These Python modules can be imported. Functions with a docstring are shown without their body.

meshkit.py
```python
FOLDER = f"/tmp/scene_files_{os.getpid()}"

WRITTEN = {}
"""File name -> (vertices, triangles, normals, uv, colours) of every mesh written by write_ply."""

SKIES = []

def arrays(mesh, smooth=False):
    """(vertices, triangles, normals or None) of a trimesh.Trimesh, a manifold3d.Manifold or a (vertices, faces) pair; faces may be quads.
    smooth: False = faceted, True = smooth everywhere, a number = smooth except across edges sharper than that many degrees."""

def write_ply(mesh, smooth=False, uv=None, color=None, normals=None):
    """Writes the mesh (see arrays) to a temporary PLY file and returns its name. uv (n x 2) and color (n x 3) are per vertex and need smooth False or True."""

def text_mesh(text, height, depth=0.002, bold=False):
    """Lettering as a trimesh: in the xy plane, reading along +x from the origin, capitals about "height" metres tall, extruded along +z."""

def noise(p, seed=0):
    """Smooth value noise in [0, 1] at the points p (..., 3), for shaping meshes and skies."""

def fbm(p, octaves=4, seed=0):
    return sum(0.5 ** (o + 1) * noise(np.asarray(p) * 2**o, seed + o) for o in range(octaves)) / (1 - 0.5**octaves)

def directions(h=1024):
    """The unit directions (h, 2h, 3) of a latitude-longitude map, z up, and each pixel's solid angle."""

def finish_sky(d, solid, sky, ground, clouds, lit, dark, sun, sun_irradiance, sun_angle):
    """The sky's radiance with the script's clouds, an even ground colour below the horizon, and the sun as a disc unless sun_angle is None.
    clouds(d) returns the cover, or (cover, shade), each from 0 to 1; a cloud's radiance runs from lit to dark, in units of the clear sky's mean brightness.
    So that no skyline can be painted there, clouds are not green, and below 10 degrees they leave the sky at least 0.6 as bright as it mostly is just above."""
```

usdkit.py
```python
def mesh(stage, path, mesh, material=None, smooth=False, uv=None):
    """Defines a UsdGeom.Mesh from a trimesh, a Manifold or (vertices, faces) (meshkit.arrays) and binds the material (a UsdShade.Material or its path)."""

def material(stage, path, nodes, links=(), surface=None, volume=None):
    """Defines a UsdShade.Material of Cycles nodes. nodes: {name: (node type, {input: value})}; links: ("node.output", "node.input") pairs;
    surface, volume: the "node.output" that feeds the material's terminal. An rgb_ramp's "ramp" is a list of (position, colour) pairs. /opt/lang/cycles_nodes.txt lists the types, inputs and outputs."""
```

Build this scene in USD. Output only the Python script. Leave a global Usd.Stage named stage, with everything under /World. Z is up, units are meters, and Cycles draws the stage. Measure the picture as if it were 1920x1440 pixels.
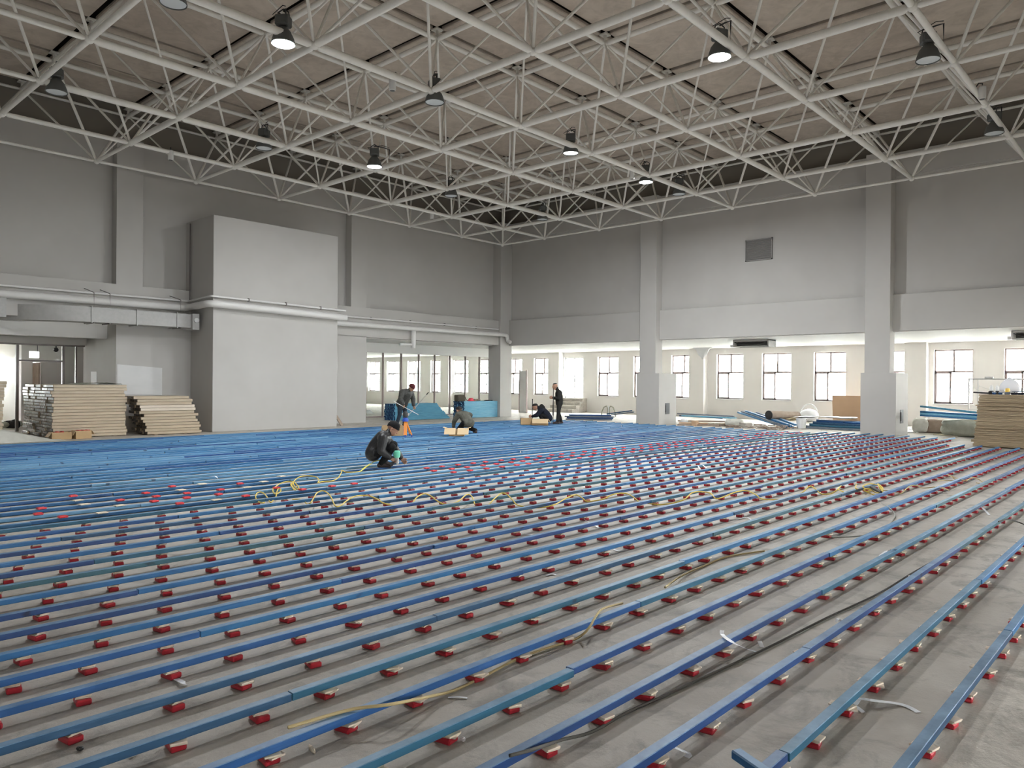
import math, random
import numpy as np
import trimesh
import manifold3d as m3
import usdkit, meshkit
from pxr import Usd, UsdGeom, UsdShade, UsdLux, Gf, Sdf, Vt

stage = Usd.Stage.CreateInMemory()
UsdGeom.SetStageUpAxis(stage, 'Z'); UsdGeom.SetStageMetersPerUnit(stage, 1.0)
world = UsdGeom.Xform.Define(stage, '/World'); stage.SetDefaultPrim(world.GetPrim())
UsdGeom.Scope.Define(stage, '/World/Looks')
rng = random.Random(7); nrng = np.random.RandomState(11)

# ------------------------------------------------------------------ camera, sky, exposure
FPX, YAW, PITCH, ROLL, HCAM = 1403.6, .7408, -.0022, .0078, 1.7
FW = np.array([math.cos(YAW)*math.cos(PITCH), math.sin(YAW)*math.cos(PITCH), math.sin(PITCH)])
RT = np.cross(FW, [0, 0, 1]); RT /= np.linalg.norm(RT); UP = np.cross(RT, FW)
RT, UP = math.cos(ROLL)*RT + math.sin(ROLL)*UP, -math.sin(ROLL)*RT + math.cos(ROLL)*UP
EYE = np.array([0, 0, HCAM])
cam = UsdGeom.Camera.Define(stage, '/World/camera')
cam.CreateFocalLengthAttr(24.0); cam.CreateHorizontalApertureAttr(24.0*1920/FPX); cam.CreateVerticalApertureAttr(24.0*1440/FPX)
cam.CreateClippingRangeAttr(Gf.Vec2f(.05, 2000)); cam.CreateExposureAttr(3.2)
cam.AddTransformOp().Set(Gf.Matrix4d(*RT, 0, *UP, 0, *(-FW), 0, *EYE, 1))
dome = UsdLux.DomeLight.Define(stage, '/World/overcast_sky')
dome.CreateIntensityAttr(1.0); dome.CreateColorAttr(Gf.Vec3f(.96, .99, 1.0))
LAMP_STRENGTH = 25.0; LAMP_FLUX = 120.0

# ------------------------------------------------------------------ pixel helpers (the frame taken as 1920 x 1440): a pixel's ray meets a real plane
def ray(x, y): return FW + RT*(x-960)/FPX - UP*(y-720)/FPX
def onz(x, y, z=0.):
    d = ray(x, y); return EYE + d*(z-HCAM)/d[2]
def onu(x, y, u):
    d = ray(x, y); return EYE + d*u/d[0]
def onv(x, y, v):
    d = ray(x, y); return EYE + d*v/d[1]
def pix(p):
    p = np.asarray(p, float)-EYE; d = p@FW
    return np.array([960+FPX*(p@RT)/d, 720-FPX*(p@UP)/d]) if d > .1 else np.array([-9e9, -9e9])
def ppm(p): return FPX/((np.asarray(p, float)-EYE)@FW)

# ------------------------------------------------------------------ materials
MAT = {}
def mat(name, color, rough=.6, spec=.5, metal=0., c2=None, scale=3., detail=6., dist=0., ramp=(.35, .7), bump=0., bscale=40., coord='pos', stretch=None, emit=None, alpha=None, trans=0., c3=None, s3=1., r3=(.5, .75), sheen=0.):
    n = {'p': ('principled_bsdf', {'base_color': color, 'roughness': rough, 'metallic': metal, 'specular_ior_level': spec})}
    L = []
    if coord == 'pos': n['g'] = ('geometry', {}); src = 'g.position'
    else: n['g'] = ('texture_coordinate', {}); src = 'g.object'
    if stretch:
        n['m'] = ('mapping', {'scale': stretch}); L.append((src, 'm.vector')); src = 'm.vector'
    if c2 is not None:
        n['n'] = ('noise_texture', {'scale': scale, 'detail': detail, 'roughness': .6, 'distortion': dist})
        n['r'] = ('rgb_ramp', {'ramp': [(0, color), (ramp[0], color), (ramp[1], c2), (1, c2)]})
        L += [(src, 'n.vector'), ('n.fac', 'r.fac')]
        out = 'r.color'
        if c3 is not None:
            n['n3'] = ('noise_texture', {'scale': s3, 'detail': 8., 'roughness': .7, 'distortion': .6})
            n['r3'] = ('rgb_ramp', {'ramp': [(0, (0, 0, 0)), (r3[0], (0, 0, 0)), (r3[1], (1, 1, 1)), (1, (1, 1, 1))]})
            n['x3'] = ('mix', {'mix_type': 'mix', 'color2': c3})
            n['bw'] = ('rgb_to_bw', {})
            L += [(src, 'n3.vector'), ('n3.fac', 'r3.fac'), ('r3.color', 'bw.color'), ('bw.val', 'x3.fac'), (out, 'x3.color1')]; out = 'x3.color'
        L.append((out, 'p.base_color'))
    if bump:
        n['bn'] = ('noise_texture', {'scale': bscale, 'detail': 5., 'roughness': .65}); n['b'] = ('bump', {'strength': bump, 'distance': .02})
        L += [(src, 'bn.vector'), ('bn.fac', 'b.height'), ('b.normal', 'p.normal')]
    if emit: n['p'][1].update(emission_color=emit[0], emission_strength=emit[1])
    if trans: n['p'][1].update(transmission_weight=trans)
    if alpha is not None: n['p'][1].update(alpha=alpha)
    MAT[name] = usdkit.material(stage, '/World/Looks/'+name, n, L, surface='p.BSDF')
    return MAT[name]
def glass(name, tint=(1, 1, 1), k=.5):
    MAT[name] = usdkit.material(stage, '/World/Looks/'+name, {'t': ('transparent_bsdf', {'color': tint}), 'g': ('glossy_bsdf', {'color': (.9, .9, .9), 'roughness': .03}), 'w': ('layer_weight', {'blend': .5}), 'e': ('math', {'math_type': 'power', 'value2': 4.}), 'a': ('math', {'math_type': 'multiply_add', 'value2': k, 'value3': .02}), 'x': ('mix_closure', {})},
                                [('w.facing', 'e.value1'), ('e.value', 'a.value1'), ('a.value', 'x.fac'), ('t.BSDF', 'x.closure1'), ('g.BSDF', 'x.closure2')], surface='x.closure')
mat('wall_paint', (.48, .465, .44), .75, .25, c2=(.52, .505, .48), scale=.6, bump=.06, bscale=60)
mat('white_paint', (.74, .73, .71), .7, .3, c2=(.78, .77, .75), scale=.8, bump=.05, bscale=60)
mat('gallery_paint', (.76, .73, .70), .75, .25, c2=(.79, .76, .73), scale=.7)
mat('patch_paint', (.70, .70, .69), .7, .3, c2=(.66, .66, .65), scale=2.)
mat('concrete', (.45, .41, .36), .62, .35, c2=(.54, .50, .45), scale=1.1, detail=10., dist=.4, ramp=(.40, .60), c3=(.31, .285, .25), s3=2.4, r3=(.50, .66), bump=.45, bscale=18)
mat('ground', (.5, .5, .48), .9, .2)
mat('steel_white', (.84, .82, .77), .42, .5, c2=(.78, .76, .71), scale=5.)
mat('panel_board', (.56, .49, .415), .8, .2, c2=(.43, .37, .31), scale=2.2, dist=1.2, ramp=(.35, .75), c3=(.64, .56, .48), s3=1.1, r3=(.45, .7), bump=.1, bscale=15)
mat('panel_board_b', (.51, .44, .37), .8, .2, c2=(.40, .34, .285), scale=1.8, dist=1.5, ramp=(.35, .75), c3=(.60, .52, .445), s3=1.4, r3=(.48, .7), bump=.1, bscale=15)
mat('dark_deck', (.075, .065, .055), .9, .1); mat('recess_shaded', (.25, .225, .19), .85, .2)  # recess tone has the shade under the roof edge painted in
mat('lamp_grey', (.10, .105, .10), .5, .5)
mat('lamp_lens', (.62, .66, .68), .25, .6)
mat('lamp_lit', (1, 1, 1), .3, .5, emit=((.93, .97, 1.0), LAMP_STRENGTH))
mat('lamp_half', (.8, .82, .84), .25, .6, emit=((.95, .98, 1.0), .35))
mat('black_rubber', (.02, .02, .02), .55)
mat('dark_metal', (.05, .05, .05), .45, metal=.3)
mat('galvanised', (.47, .465, .45), .5, .4, c2=(.42, .415, .40), scale=9.)
mat('pipe_white', (.70, .69, .67), .5, .4)
mat('frame_brown', (.33, .26, .25), .45, .5)
mat('frame_white', (.82, .82, .82), .4, .5)
mat('steel_frame', (.17, .15, .14), .45, .5, metal=.4)
glass('pane_glass', (.96, .98, .97)); glass('partition_glass', (.97, .99, .98), .35)
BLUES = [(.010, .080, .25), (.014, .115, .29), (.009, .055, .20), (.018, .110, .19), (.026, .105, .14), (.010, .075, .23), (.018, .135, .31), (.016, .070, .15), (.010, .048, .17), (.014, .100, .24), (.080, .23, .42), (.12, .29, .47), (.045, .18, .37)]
for i, c in enumerate(BLUES):
    t = tuple(min(1, x*1.25+.03) for x in c)
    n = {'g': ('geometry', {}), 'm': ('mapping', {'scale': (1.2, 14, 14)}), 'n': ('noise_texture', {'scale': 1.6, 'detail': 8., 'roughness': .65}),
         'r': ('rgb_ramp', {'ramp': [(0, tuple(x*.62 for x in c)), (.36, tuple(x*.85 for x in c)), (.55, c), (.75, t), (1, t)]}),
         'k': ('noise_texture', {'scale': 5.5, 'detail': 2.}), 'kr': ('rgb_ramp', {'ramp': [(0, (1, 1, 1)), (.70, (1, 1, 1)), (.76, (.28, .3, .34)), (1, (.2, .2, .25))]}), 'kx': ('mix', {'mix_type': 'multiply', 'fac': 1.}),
         'sn': ('separate_xyz', {}), 'up': ('math', {'math_type': 'greater_than', 'value2': .7}), 'dn': ('noise_texture', {'scale': 3.2, 'detail': 7., 'roughness': .7}),  # upward faces lightened: settled dust plus the light on tops, both as colour
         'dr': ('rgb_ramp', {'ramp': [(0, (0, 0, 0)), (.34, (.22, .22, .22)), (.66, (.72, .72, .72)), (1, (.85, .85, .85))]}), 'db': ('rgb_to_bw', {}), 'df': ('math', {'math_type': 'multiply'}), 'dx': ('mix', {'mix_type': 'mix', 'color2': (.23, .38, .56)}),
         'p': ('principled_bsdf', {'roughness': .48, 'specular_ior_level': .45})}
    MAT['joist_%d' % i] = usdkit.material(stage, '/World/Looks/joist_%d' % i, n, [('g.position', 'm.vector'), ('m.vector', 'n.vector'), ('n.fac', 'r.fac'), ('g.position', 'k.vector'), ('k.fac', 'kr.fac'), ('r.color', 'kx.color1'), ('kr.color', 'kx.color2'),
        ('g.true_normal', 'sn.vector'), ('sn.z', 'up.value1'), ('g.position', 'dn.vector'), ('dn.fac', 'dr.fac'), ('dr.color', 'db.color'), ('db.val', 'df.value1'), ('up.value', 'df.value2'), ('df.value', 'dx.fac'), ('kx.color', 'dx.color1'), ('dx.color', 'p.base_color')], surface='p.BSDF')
mat('timber_pale_blue', (.16, .42, .60), .6, .3, c2=(.26, .52, .66), scale=1.5, stretch=(1.2, 6, 14), c3=(.07, .22, .36), s3=6., r3=(.6, .72))
mat('timber_end', (.02, .055, .14), .7, .2, c2=(.03, .08, .19), scale=9.)
mat('timber_teal', (.07, .24, .36), .6, .3, c2=(.10, .30, .42), scale=2., stretch=(1.2, 6, 14))
mat('timber_grey', (.22, .24, .27), .7, .3, c2=(.13, .17, .23), scale=3.)
mat('red_plastic', (.50, .022, .038), .42, .5); mat('red_lit', (.66, .04, .05), .4, .5)  # second red is the same plastic with the light on it painted in
mat('shim_wood', (.78, .69, .55), .7, .3, c2=(.68, .58, .45), scale=12., stretch=(1, 6, 6)); mat('shim_pink', (.74, .62, .51), .7, .3, c2=(.80, .70, .58), scale=10.)
mat('hose_yellow', (.68, .50, .08), .45, .5); mat('hose_lime', (.74, .72, .10), .45, .5); mat('hose_dusty', (.46, .36, .18), .6, .3); mat('cord_grey', (.10, .095, .085), .7, .2); mat('cord_pale', (.42, .42, .38), .7, .2)
mat('strap_white', (.84, .85, .88), .4, .5)
mat('cardboard', (.50, .35, .19), .8, .2, c2=(.45, .31, .17), scale=4.); mat('cardboard_pale', (.62, .47, .29), .8, .2); mat('cardboard_dark', (.20, .14, .08), .85, .15)
mat('plank_wrap', (.47, .385, .27), .33, .5, c2=(.40, .32, .22), scale=2.2, stretch=(1, 1, 12), bump=.05, bscale=9)
mat('plank_wrap_b', (.51, .41, .29), .38, .5, c2=(.44, .355, .245), scale=2.6, stretch=(1, 1, 12))
mat('plank_gloss', (.66, .57, .46), .12, .7)
mat('plank_end', (.10, .085, .07), .25, .7, c2=(.62, .61, .57), scale=13., detail=4., ramp=(.52, .62)); mat('plank_end_dark', (.06, .045, .035), .4, .5, c2=(.34, .32, .28), scale=15., detail=4., ramp=(.55, .68))
mat('board_edge', (.37, .29, .19), .75, .2, c2=(.30, .235, .155), scale=3., stretch=(1, 1, 9)); mat('board_edge_b', (.33, .255, .165), .75, .2, c2=(.40, .32, .21), scale=3., stretch=(1, 1, 9))
mat('sack_white', (.62, .61, .55), .7, .3, c2=(.54, .53, .47), scale=5.); mat('sack_olive', (.36, .36, .28), .6, .4, c2=(.44, .44, .36), scale=6.); mat('plastic_white', (.80, .80, .80), .4, .5); mat('sheet_white', (.82, .82, .84), .5, .4)
mat('board_tan', (.55, .37, .24), .7, .3, c2=(.51, .345, .22), scale=2.); mat('brown_board', (.30, .23, .18), .8, .2, c2=(.38, .30, .24), scale=4.)
mat('orange_plastic', (.80, .26, .03), .4, .5); mat('blue_plastic', (.02, .08, .45), .4, .5); mat('green_plastic', (.16, .62, .42), .4, .5); mat('pink_plastic', (.90, .10, .14), .45, .5)
mat('skin', (.42, .235, .16), .55, .4); mat('hair_black', (.012, .010, .009), .6, .3); mat('cap_black', (.014, .014, .015), .85, .15); mat('hat_maroon', (.09, .022, .026), .85, .15)
mat('leather_black', (.009, .009, .010), .4, .5, c2=(.018, .018, .019), scale=9., bump=.5, bscale=14); mat('quilt_grey', (.034, .035, .032), .55, .4, c2=(.07, .07, .064), scale=20., bump=.8, bscale=18); mat('quilt_olive', (.055, .055, .042), .6, .35, c2=(.12, .118, .095), scale=10., bump=.8, bscale=16)
mat('cloth_black', (.013, .013, .014), .85, .15); mat('cloth_charcoal', (.025, .024, .023), .85, .15); mat('jeans', (.020, .030, .045), .8, .2, c2=(.04, .055, .075), scale=9.); mat('navy_cloth', (.012, .014, .024), .8, .2); mat('shoe_dark', (.05, .035, .035), .6, .3)
mat('paper_white', (.85, .85, .85), .6, .3); mat('louvre_grey', (.27, .26, .25), .6, .3); mat('bag_brown', (.10, .085, .065), .8, .2); mat('amber_plastic', (.85, .55, .10), .3, .5); mat('sign_white', (.9, .9, .9), .5, emit=((1, 1, 1), .25))

# ------------------------------------------------------------------ geometry helpers
def numbered(parent, name):
    path = parent+'/'+name
    if not stage.GetPrimAtPath(path): return path
    k = COUNT.get(path, 0)
    while True:
        k += 1
        if not stage.GetPrimAtPath('%s_%03d' % (path, k)): COUNT[path] = k; return '%s_%03d' % (path, k)
COUNT = {}
_c = np.array([[sx, sy, sz] for sx in (-1, 1) for sy in (-1, 1) for sz in (-1, 1)], float)
_t = np.vstack([_c*[1, .9, .9], _c*[.9, 1, .9], _c*[.9, .9, 1]])
_hull = trimesh.convex.convex_hull(_t)
_kd = np.array([int(np.argmin(((_t-v)**2).sum(1))) for v in _hull.vertices]); _bf = np.array(_hull.faces)
_bf8 = np.array(trimesh.creation.box().faces); _bv8 = np.sign(np.array(trimesh.creation.box().vertices))
class MB:
    def __init__(s): s.v, s.f, s.n = [], [], 0
    def add(s, v, f=None):
        if f is None: v, f = (v.vertices, v.faces) if hasattr(v, 'vertices') else meshkit.arrays(v)[:2]
        v = np.asarray(v, float); s.v.append(v); s.f.append(np.asarray(f, int)+s.n); s.n += len(v); return s
    def box(s, x0, x1, y0, y1, z0, z1, b=0.):
        c = np.array([x0+x1, y0+y1, z0+z1])/2.; h = np.abs(np.array([x1-x0, y1-y0, z1-z0]))/2.
        return s.obox(c, np.eye(3), h, b)
    def obox(s, c, ax, h, b=0.):
        """oriented box: centre, rows of ax = axes, half sizes, bevel"""
        h = np.asarray(h, float)
        if b <= 0: v, f = _bv8*h, _bf8
        else:
            b = min(b, .45*h.min()); g = np.repeat(np.arange(3), 8); v = np.vstack([_c*h]*3)
            for k in range(3):
                o = np.array([b, b, b]); o[k] = 0; v[g == k] -= _c*o
            v, f = v[_kd], _bf
        return s.add(v@np.asarray(ax)+c, f)
    def bar(s, a, b, w, h, bev=0.):
        a, b = np.asarray(a, float), np.asarray(b, float); d = b-a; L = np.linalg.norm(d); d /= L
        y = np.cross([0, 0, 1], d); y = np.array([0, 1, 0.]) if np.linalg.norm(y) < 1e-6 else y/np.linalg.norm(y)
        return s.obox((a+b)/2, np.array([d, y, np.cross(d, y)]), [L/2, w/2, h/2], bev)
    def tube(s, pts, r, n=10, caps=True):
        p = np.asarray(pts, float); r = np.broadcast_to(np.asarray(r, float), (len(p),))
        t = np.gradient(p, axis=0); t /= np.linalg.norm(t, axis=1, keepdims=True)+1e-12
        ref = np.array([0, 0, 1.]) if abs(t[:, 2]).mean() < .8 else np.array([1., 0, 0])
        a = np.cross(t, ref); a /= np.linalg.norm(a, axis=1, keepdims=True)+1e-12; b = np.cross(t, a)
        an = np.arange(n)*2*np.pi/n
        v = p[:, None]+r[:, None, None]*(np.cos(an)[None, :, None]*a[:, None]+np.sin(an)[None, :, None]*b[:, None])
        i, j = np.meshgrid(np.arange(len(p)-1), np.arange(n), indexing='ij'); i, j = i.ravel(), j.ravel(); k = (j+1) % n
        q = np.stack([i*n+j, i*n+k, (i+1)*n+k, (i+1)*n+j], 1); f = np.vstack([q[:, [0, 2, 1]], q[:, [0, 3, 2]]])
        v = v.reshape(-1, 3)
        if caps:
            m = len(v); v = np.vstack([v, p[0], p[-1]]); j = np.arange(n); k = (j+1) % n; e = (len(p)-1)*n
            f = np.vstack([f, np.stack([np.full(n, m), j, k], 1), np.stack([np.full(n, m+1), e+k, e+j], 1)])
        return s.add(v, f)
    def lathe(s, prof, n=20, c=(0, 0, 0), ax=None):
        prof = np.asarray(prof, float); an = np.arange(n)*2*np.pi/n
        v = np.stack([prof[:, None, 0]*np.cos(an), prof[:, None, 0]*np.sin(an), np.repeat(prof[:, 1:2], n, 1)], -1).reshape(-1, 3)
        i, j = np.meshgrid(np.arange(len(prof)-1), np.arange(n), indexing='ij'); i, j = i.ravel(), j.ravel(); k = (j+1) % n
        q = np.stack([i*n+j, i*n+k, (i+1)*n+k, (i+1)*n+j], 1)
        if ax is not None: v = v@np.asarray(ax)
        return s.add(v+np.asarray(c), np.vstack([q[:, [0, 1, 2]], q[:, [0, 2, 3]]]))
    def sphere(s, c, r, sub=2):
        m = trimesh.creation.icosphere(sub, 1.); return s.add(m.vertices*np.asarray(r)+c, m.faces)
    def build(s, name, parent, m, smooth=False, **kw):
        return obj(name, (np.vstack(s.v), np.vstack(s.f)), m, parent, smooth, **kw)
def tag(p, label=None, cat=None, group=None, kind=None):
    for k, t in (('label', label), ('category', cat), ('group', group), ('kind', kind)):
        if t: p.SetCustomDataByKey(k, t)
    return p
def obj(name, mesh, m, parent=None, smooth=False, label=None, cat=None, group=None, kind=None):
    path = numbered(str(parent.GetPath()) if parent else '/World', name)
    p = usdkit.mesh(stage, path, mesh, MAT[m], smooth).GetPrim()
    return tag(p, label, cat, group, kind)
def thing(name, label, cat, loc=(0, 0, 0), rz=0., group=None, kind=None):
    x = UsdGeom.Xform.Define(stage, numbered('/World', name)); x.AddTranslateOp().Set(Gf.Vec3d(*map(float, loc)))
    if rz: x.AddRotateZOp().Set(math.degrees(rz))
    return tag(x.GetPrim(), label, cat, group, kind)
def copy(root, loc, rz=0., label=None, cat=None, group=None, name=None):
    x = thing(name or root.GetName().rstrip('0123456789_'), label or root.GetCustomDataByKey('label'), cat or root.GetCustomDataByKey('category'), loc, rz, group or root.GetCustomDataByKey('group'))
    x.GetReferences().AddInternalReference(root.GetPath()); x.SetInstanceable(True); return x
def struct(name, mb, m, parent=None, label=None, cat=None, smooth=False): return mb.build(name, parent, m, smooth, kind=None if parent else 'structure', label=label, cat=cat)
ORD = ['first', 'second', 'third', 'fourth', 'fifth', 'sixth', 'seventh', 'eighth', 'ninth', 'tenth', 'eleventh', 'twelfth', 'thirteenth', 'fourteenth', 'fifteenth', 'sixteenth', 'seventeenth', 'eighteenth', 'nineteenth', 'twentieth', 'twenty-first', 'twenty-second', 'twenty-third', 'twenty-fourth', 'twenty-fifth', 'twenty-sixth', 'twenty-seventh', 'twenty-eighth', 'twenty-ninth', 'thirtieth']+['thirty-'+o for o in 'first second third fourth fifth sixth seventh eighth ninth'.split()]+['fortieth']+['forty-'+o for o in 'first second third fourth fifth sixth seventh eighth ninth'.split()]+['fiftieth']+['fifty-'+o for o in 'first second third fourth fifth sixth seventh eighth ninth'.split()]

# ================================================================== the setting
UE, VN, VS, UW0 = 27.4, 25.65, -1.5, -1.3          # upper wall planes: right (u), left (v), and the two unseen sides
ZB0, ZB1, ZT = 3.52, 4.76, 9.55                     # beam bottom, beam top, wall top
UX = 35.0                                           # inner face of the outer wall of the right-hand gallery
struct('floor', MB().box(UW0-.5, UX+.4, -9.6, 52, -.3, 0), 'concrete', label='dusty grey concrete floor slab under the blue joists', cat='floor')
struct('ground', MB().box(-60, 120, -80, 120, -.9, -.7), 'ground', label='pale ground outside the windows', cat='ground')
# right wall: upper wall, ring beam, beam over the gallery opening
wr = thing('wall_right', 'grey upper wall above the window gallery on the right', 'wall', kind='structure')
struct('wall_face', MB().box(UE, UE+.3, VS, VN+.3, ZB0+.3, ZT), 'wall_paint', wr)
struct('ring_beam', MB().box(UE-.05, UE+.2, VS, VN, 8.74, ZT, .01), 'wall_paint', wr)
struct('beam', MB().box(27.24, UE+.3, VS, 25.5, ZB0, ZB1, .015), 'wall_paint', wr)
struct('upper_recess', MB().box(UE+.35, UE+.6, VS-2, VN+2, ZT-.5, 11.6), 'recess_shaded', wr)
struct('ledge', MB().box(UE+.2, UE+.5, VS-2, VN+2, ZT-.3, ZT-.05), 'recess_shaded', wr)
# left wall
wl = thing('wall_left', 'grey wall along the left with columns, beam and a boxed-out shaft', 'wall', kind='structure')
struct('wall_face', MB().box(UW0, UE+.3, VN, VN+.3, ZB0+.5, 9.4), 'wall_paint', wl)
struct('ring_beam', MB().box(UW0, UE, VN-.05, VN+.2, 8.6, 9.4, .01), 'wall_paint', wl)
struct('beam', MB().box(UW0, 27.2, 25.26, VN+.3, ZB0, 4.72, .004), 'wall_paint', wl)
struct('lintel', MB().box(UW0, 9.03, 26.0, 26.3, 3.0, 3.7, .01), 'white_paint', wl)
struct('lower_wall', MB().box(UW0, 4.3, VN, VN+.3, 0, 4.2).box(9.03, 11.6, 25.26, 28.2, 0, ZB0+.02).box(16.0, 18.71, 25.26, 25.7, 0, ZB0+.02), 'wall_paint', wl)
struct('paint_patch', MB().add(*(lambda a, b, c, d: (np.array([a, b, c, d, a+[0, .02, 0], b+[0, .02, 0], c+[0, .02, 0], d+[0, .02, 0]]), np.array([[0, 2, 1], [0, 3, 2], [0, 1, 5], [0, 5, 4], [1, 2, 6], [1, 6, 5], [2, 3, 7], [2, 7, 6], [3, 0, 4], [3, 4, 7], [4, 5, 6], [4, 6, 7]])))(onv(220, 683, 25.25), onv(304, 690, 25.25), onv(304, 741, 25.25), onv(220, 739, 25.25))), 'patch_paint', wl, label='lighter rectangular repair patch')
struct('shaft_box', MB().box(11.41, 16.2, 23.65, VN+.1, 0, 7.09, .012), 'wall_paint', wl, label='tall boxed-out shaft with a flat top')
struct('upper_recess', MB().box(UW0, UE+2, VN+.38, VN+.65, 8.8, 11.6), 'recess_shaded', wl)
struct('ledge', MB().box(UW0, UE+2, VN+.2, VN+.5, 9.1, 9.35), 'recess_shaded', wl)
# unseen sides close the hall: near gallery windows are added for daylight
ws = thing('wall_near', 'wall with an added window gallery on the near side, out of view', 'wall', kind='structure')
struct('wall_face', MB().box(UW0, UE, VS-.3, VS, ZB0, ZT), 'wall_paint', ws)
struct('beam', MB().box(UW0, UE, VS-.3, -1.2, ZB0, ZB1), 'wall_paint', ws)
struct('upper_recess', MB().box(UW0, UE+2, VS-1.9, VS-1.6, ZT-.3, 11.6), 'recess_shaded', ws)
struct('wall_back', MB().box(UW0-.3, UW0, -9.6, 28, 0, 11.6), 'wall_paint', label='plain wall behind the camera', cat='wall')
# columns
for k, (v0, v1) in enumerate([(-1.45, -.65), (7.56, 8.36), (16.57, 17.35), (25.13, 25.95)]):
    c = thing('column', ['near corner column', 'square column in front of the gallery, second from the corner, with a wider cladded foot', 'square column in front of the gallery, next to the far corner, with a wider cladded foot', 'corner column where the two walls meet'][k], 'column', kind='structure')
    top = ZT-.02
    struct('shaft', MB().box(26.92 if k < 3 else 26.62, UE+.05, v0, v1, 0, top, .012), 'wall_paint', c)
    if k in (1, 2):
        struct('cladding', MB().box(26.86, 28.25, v0-.22, v1+.1, 0, 2.12, .01), 'wall_paint', c)
        y = v0-.22; x0 = 27.35
        struct('hatch', MB().box(x0, x0+.34, y-.012, y+.02, .42, .88).box(x0+.03, x0+.13, y-.03, y, .5, .8, .005), 'dark_metal', c, label='small dark recessed outlet box low on the side')
for k, (u0, u1) in enumerate([(.1, .9), (9.02, 9.83), (17.94, 18.71)]):
    c = thing('column', ['left wall column out of view', 'wall column over the duct on the left wall', 'wall column to the right of the boxed-out shaft'][k], 'column', kind='structure')
    struct('shaft', MB().box(u0, u1, 25.26, VN+.1, 4.715 if k else 0, 9.38, .002), 'wall_paint', c)
# galleries: ceilings, outer walls with window openings
struct('ceiling_gallery', MB().box(UW0, 27.4, -9.6, VS, 3.5, 3.7).box(27.3, UX+.3, -9.6, 52, 3.5, 3.7).box(18.0, 27.4, 25.68, 52, 3.5, 3.7).box(UW0, 12.2, 26.2, 41, 3.3, 3.5), 'white_paint', label='white gallery ceiling beyond the openings', cat='ceiling')
WIN = [49.45, 47.0, 44.7, 42.32, 39.8, 37.43, 35.0, 32.6, 30.2, 27.83, 25.37, 22.95, 20.58, 17.97, 15.58, 13.09, 10.6, 8.12, 5.63, 3.15, .7, -1.75, -4.2, -6.6]
WW, WS0, WTR, WT = 1.43, .95, 2.28, 3.2
def wall_with_holes(mb, a0, a1, holes, put):
    """put(a0, a1, z0, z1) adds one block of wall; holes are (a0, a1, z0, z1)"""
    at = a0
    for h0, h1, z0, z1 in sorted(holes):
        put(at, h0, 0, 3.7)
        if z0 > 0: put(h0, h1, -.1, z0)
        put(h0, h1, z1, 3.7); at = h1
    put(at, a1, 0, 3.7)
we = thing('wall_gallery', 'white outer wall of the gallery with a row of windows', 'wall', kind='structure')
mb = MB(); wall_with_holes(mb, -9.6, 52, [(w-WW, w, .8 if abs(w-27.83) < .01 else WS0, WT) for w in WIN], lambda a, b, c, d: mb.box(UX, UX+.35, a, b, c, d))
struct('wall_face', mb, 'gallery_paint', we)
for v in (-1.2, 8.72, 18.88, 28.3, 37.9, 48.2): struct('pilaster', MB().box(UX-.42, UX+.05, v-.42, v+.42, 0, 3.5, .01), 'gallery_paint', we)
struct('end_wall', MB().box(18.4, UX, 51.7, 52, 0, 3.6).box(18.4, 18.72, 25.7, 52, 0, 3.6), 'gallery_paint', we)
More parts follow.
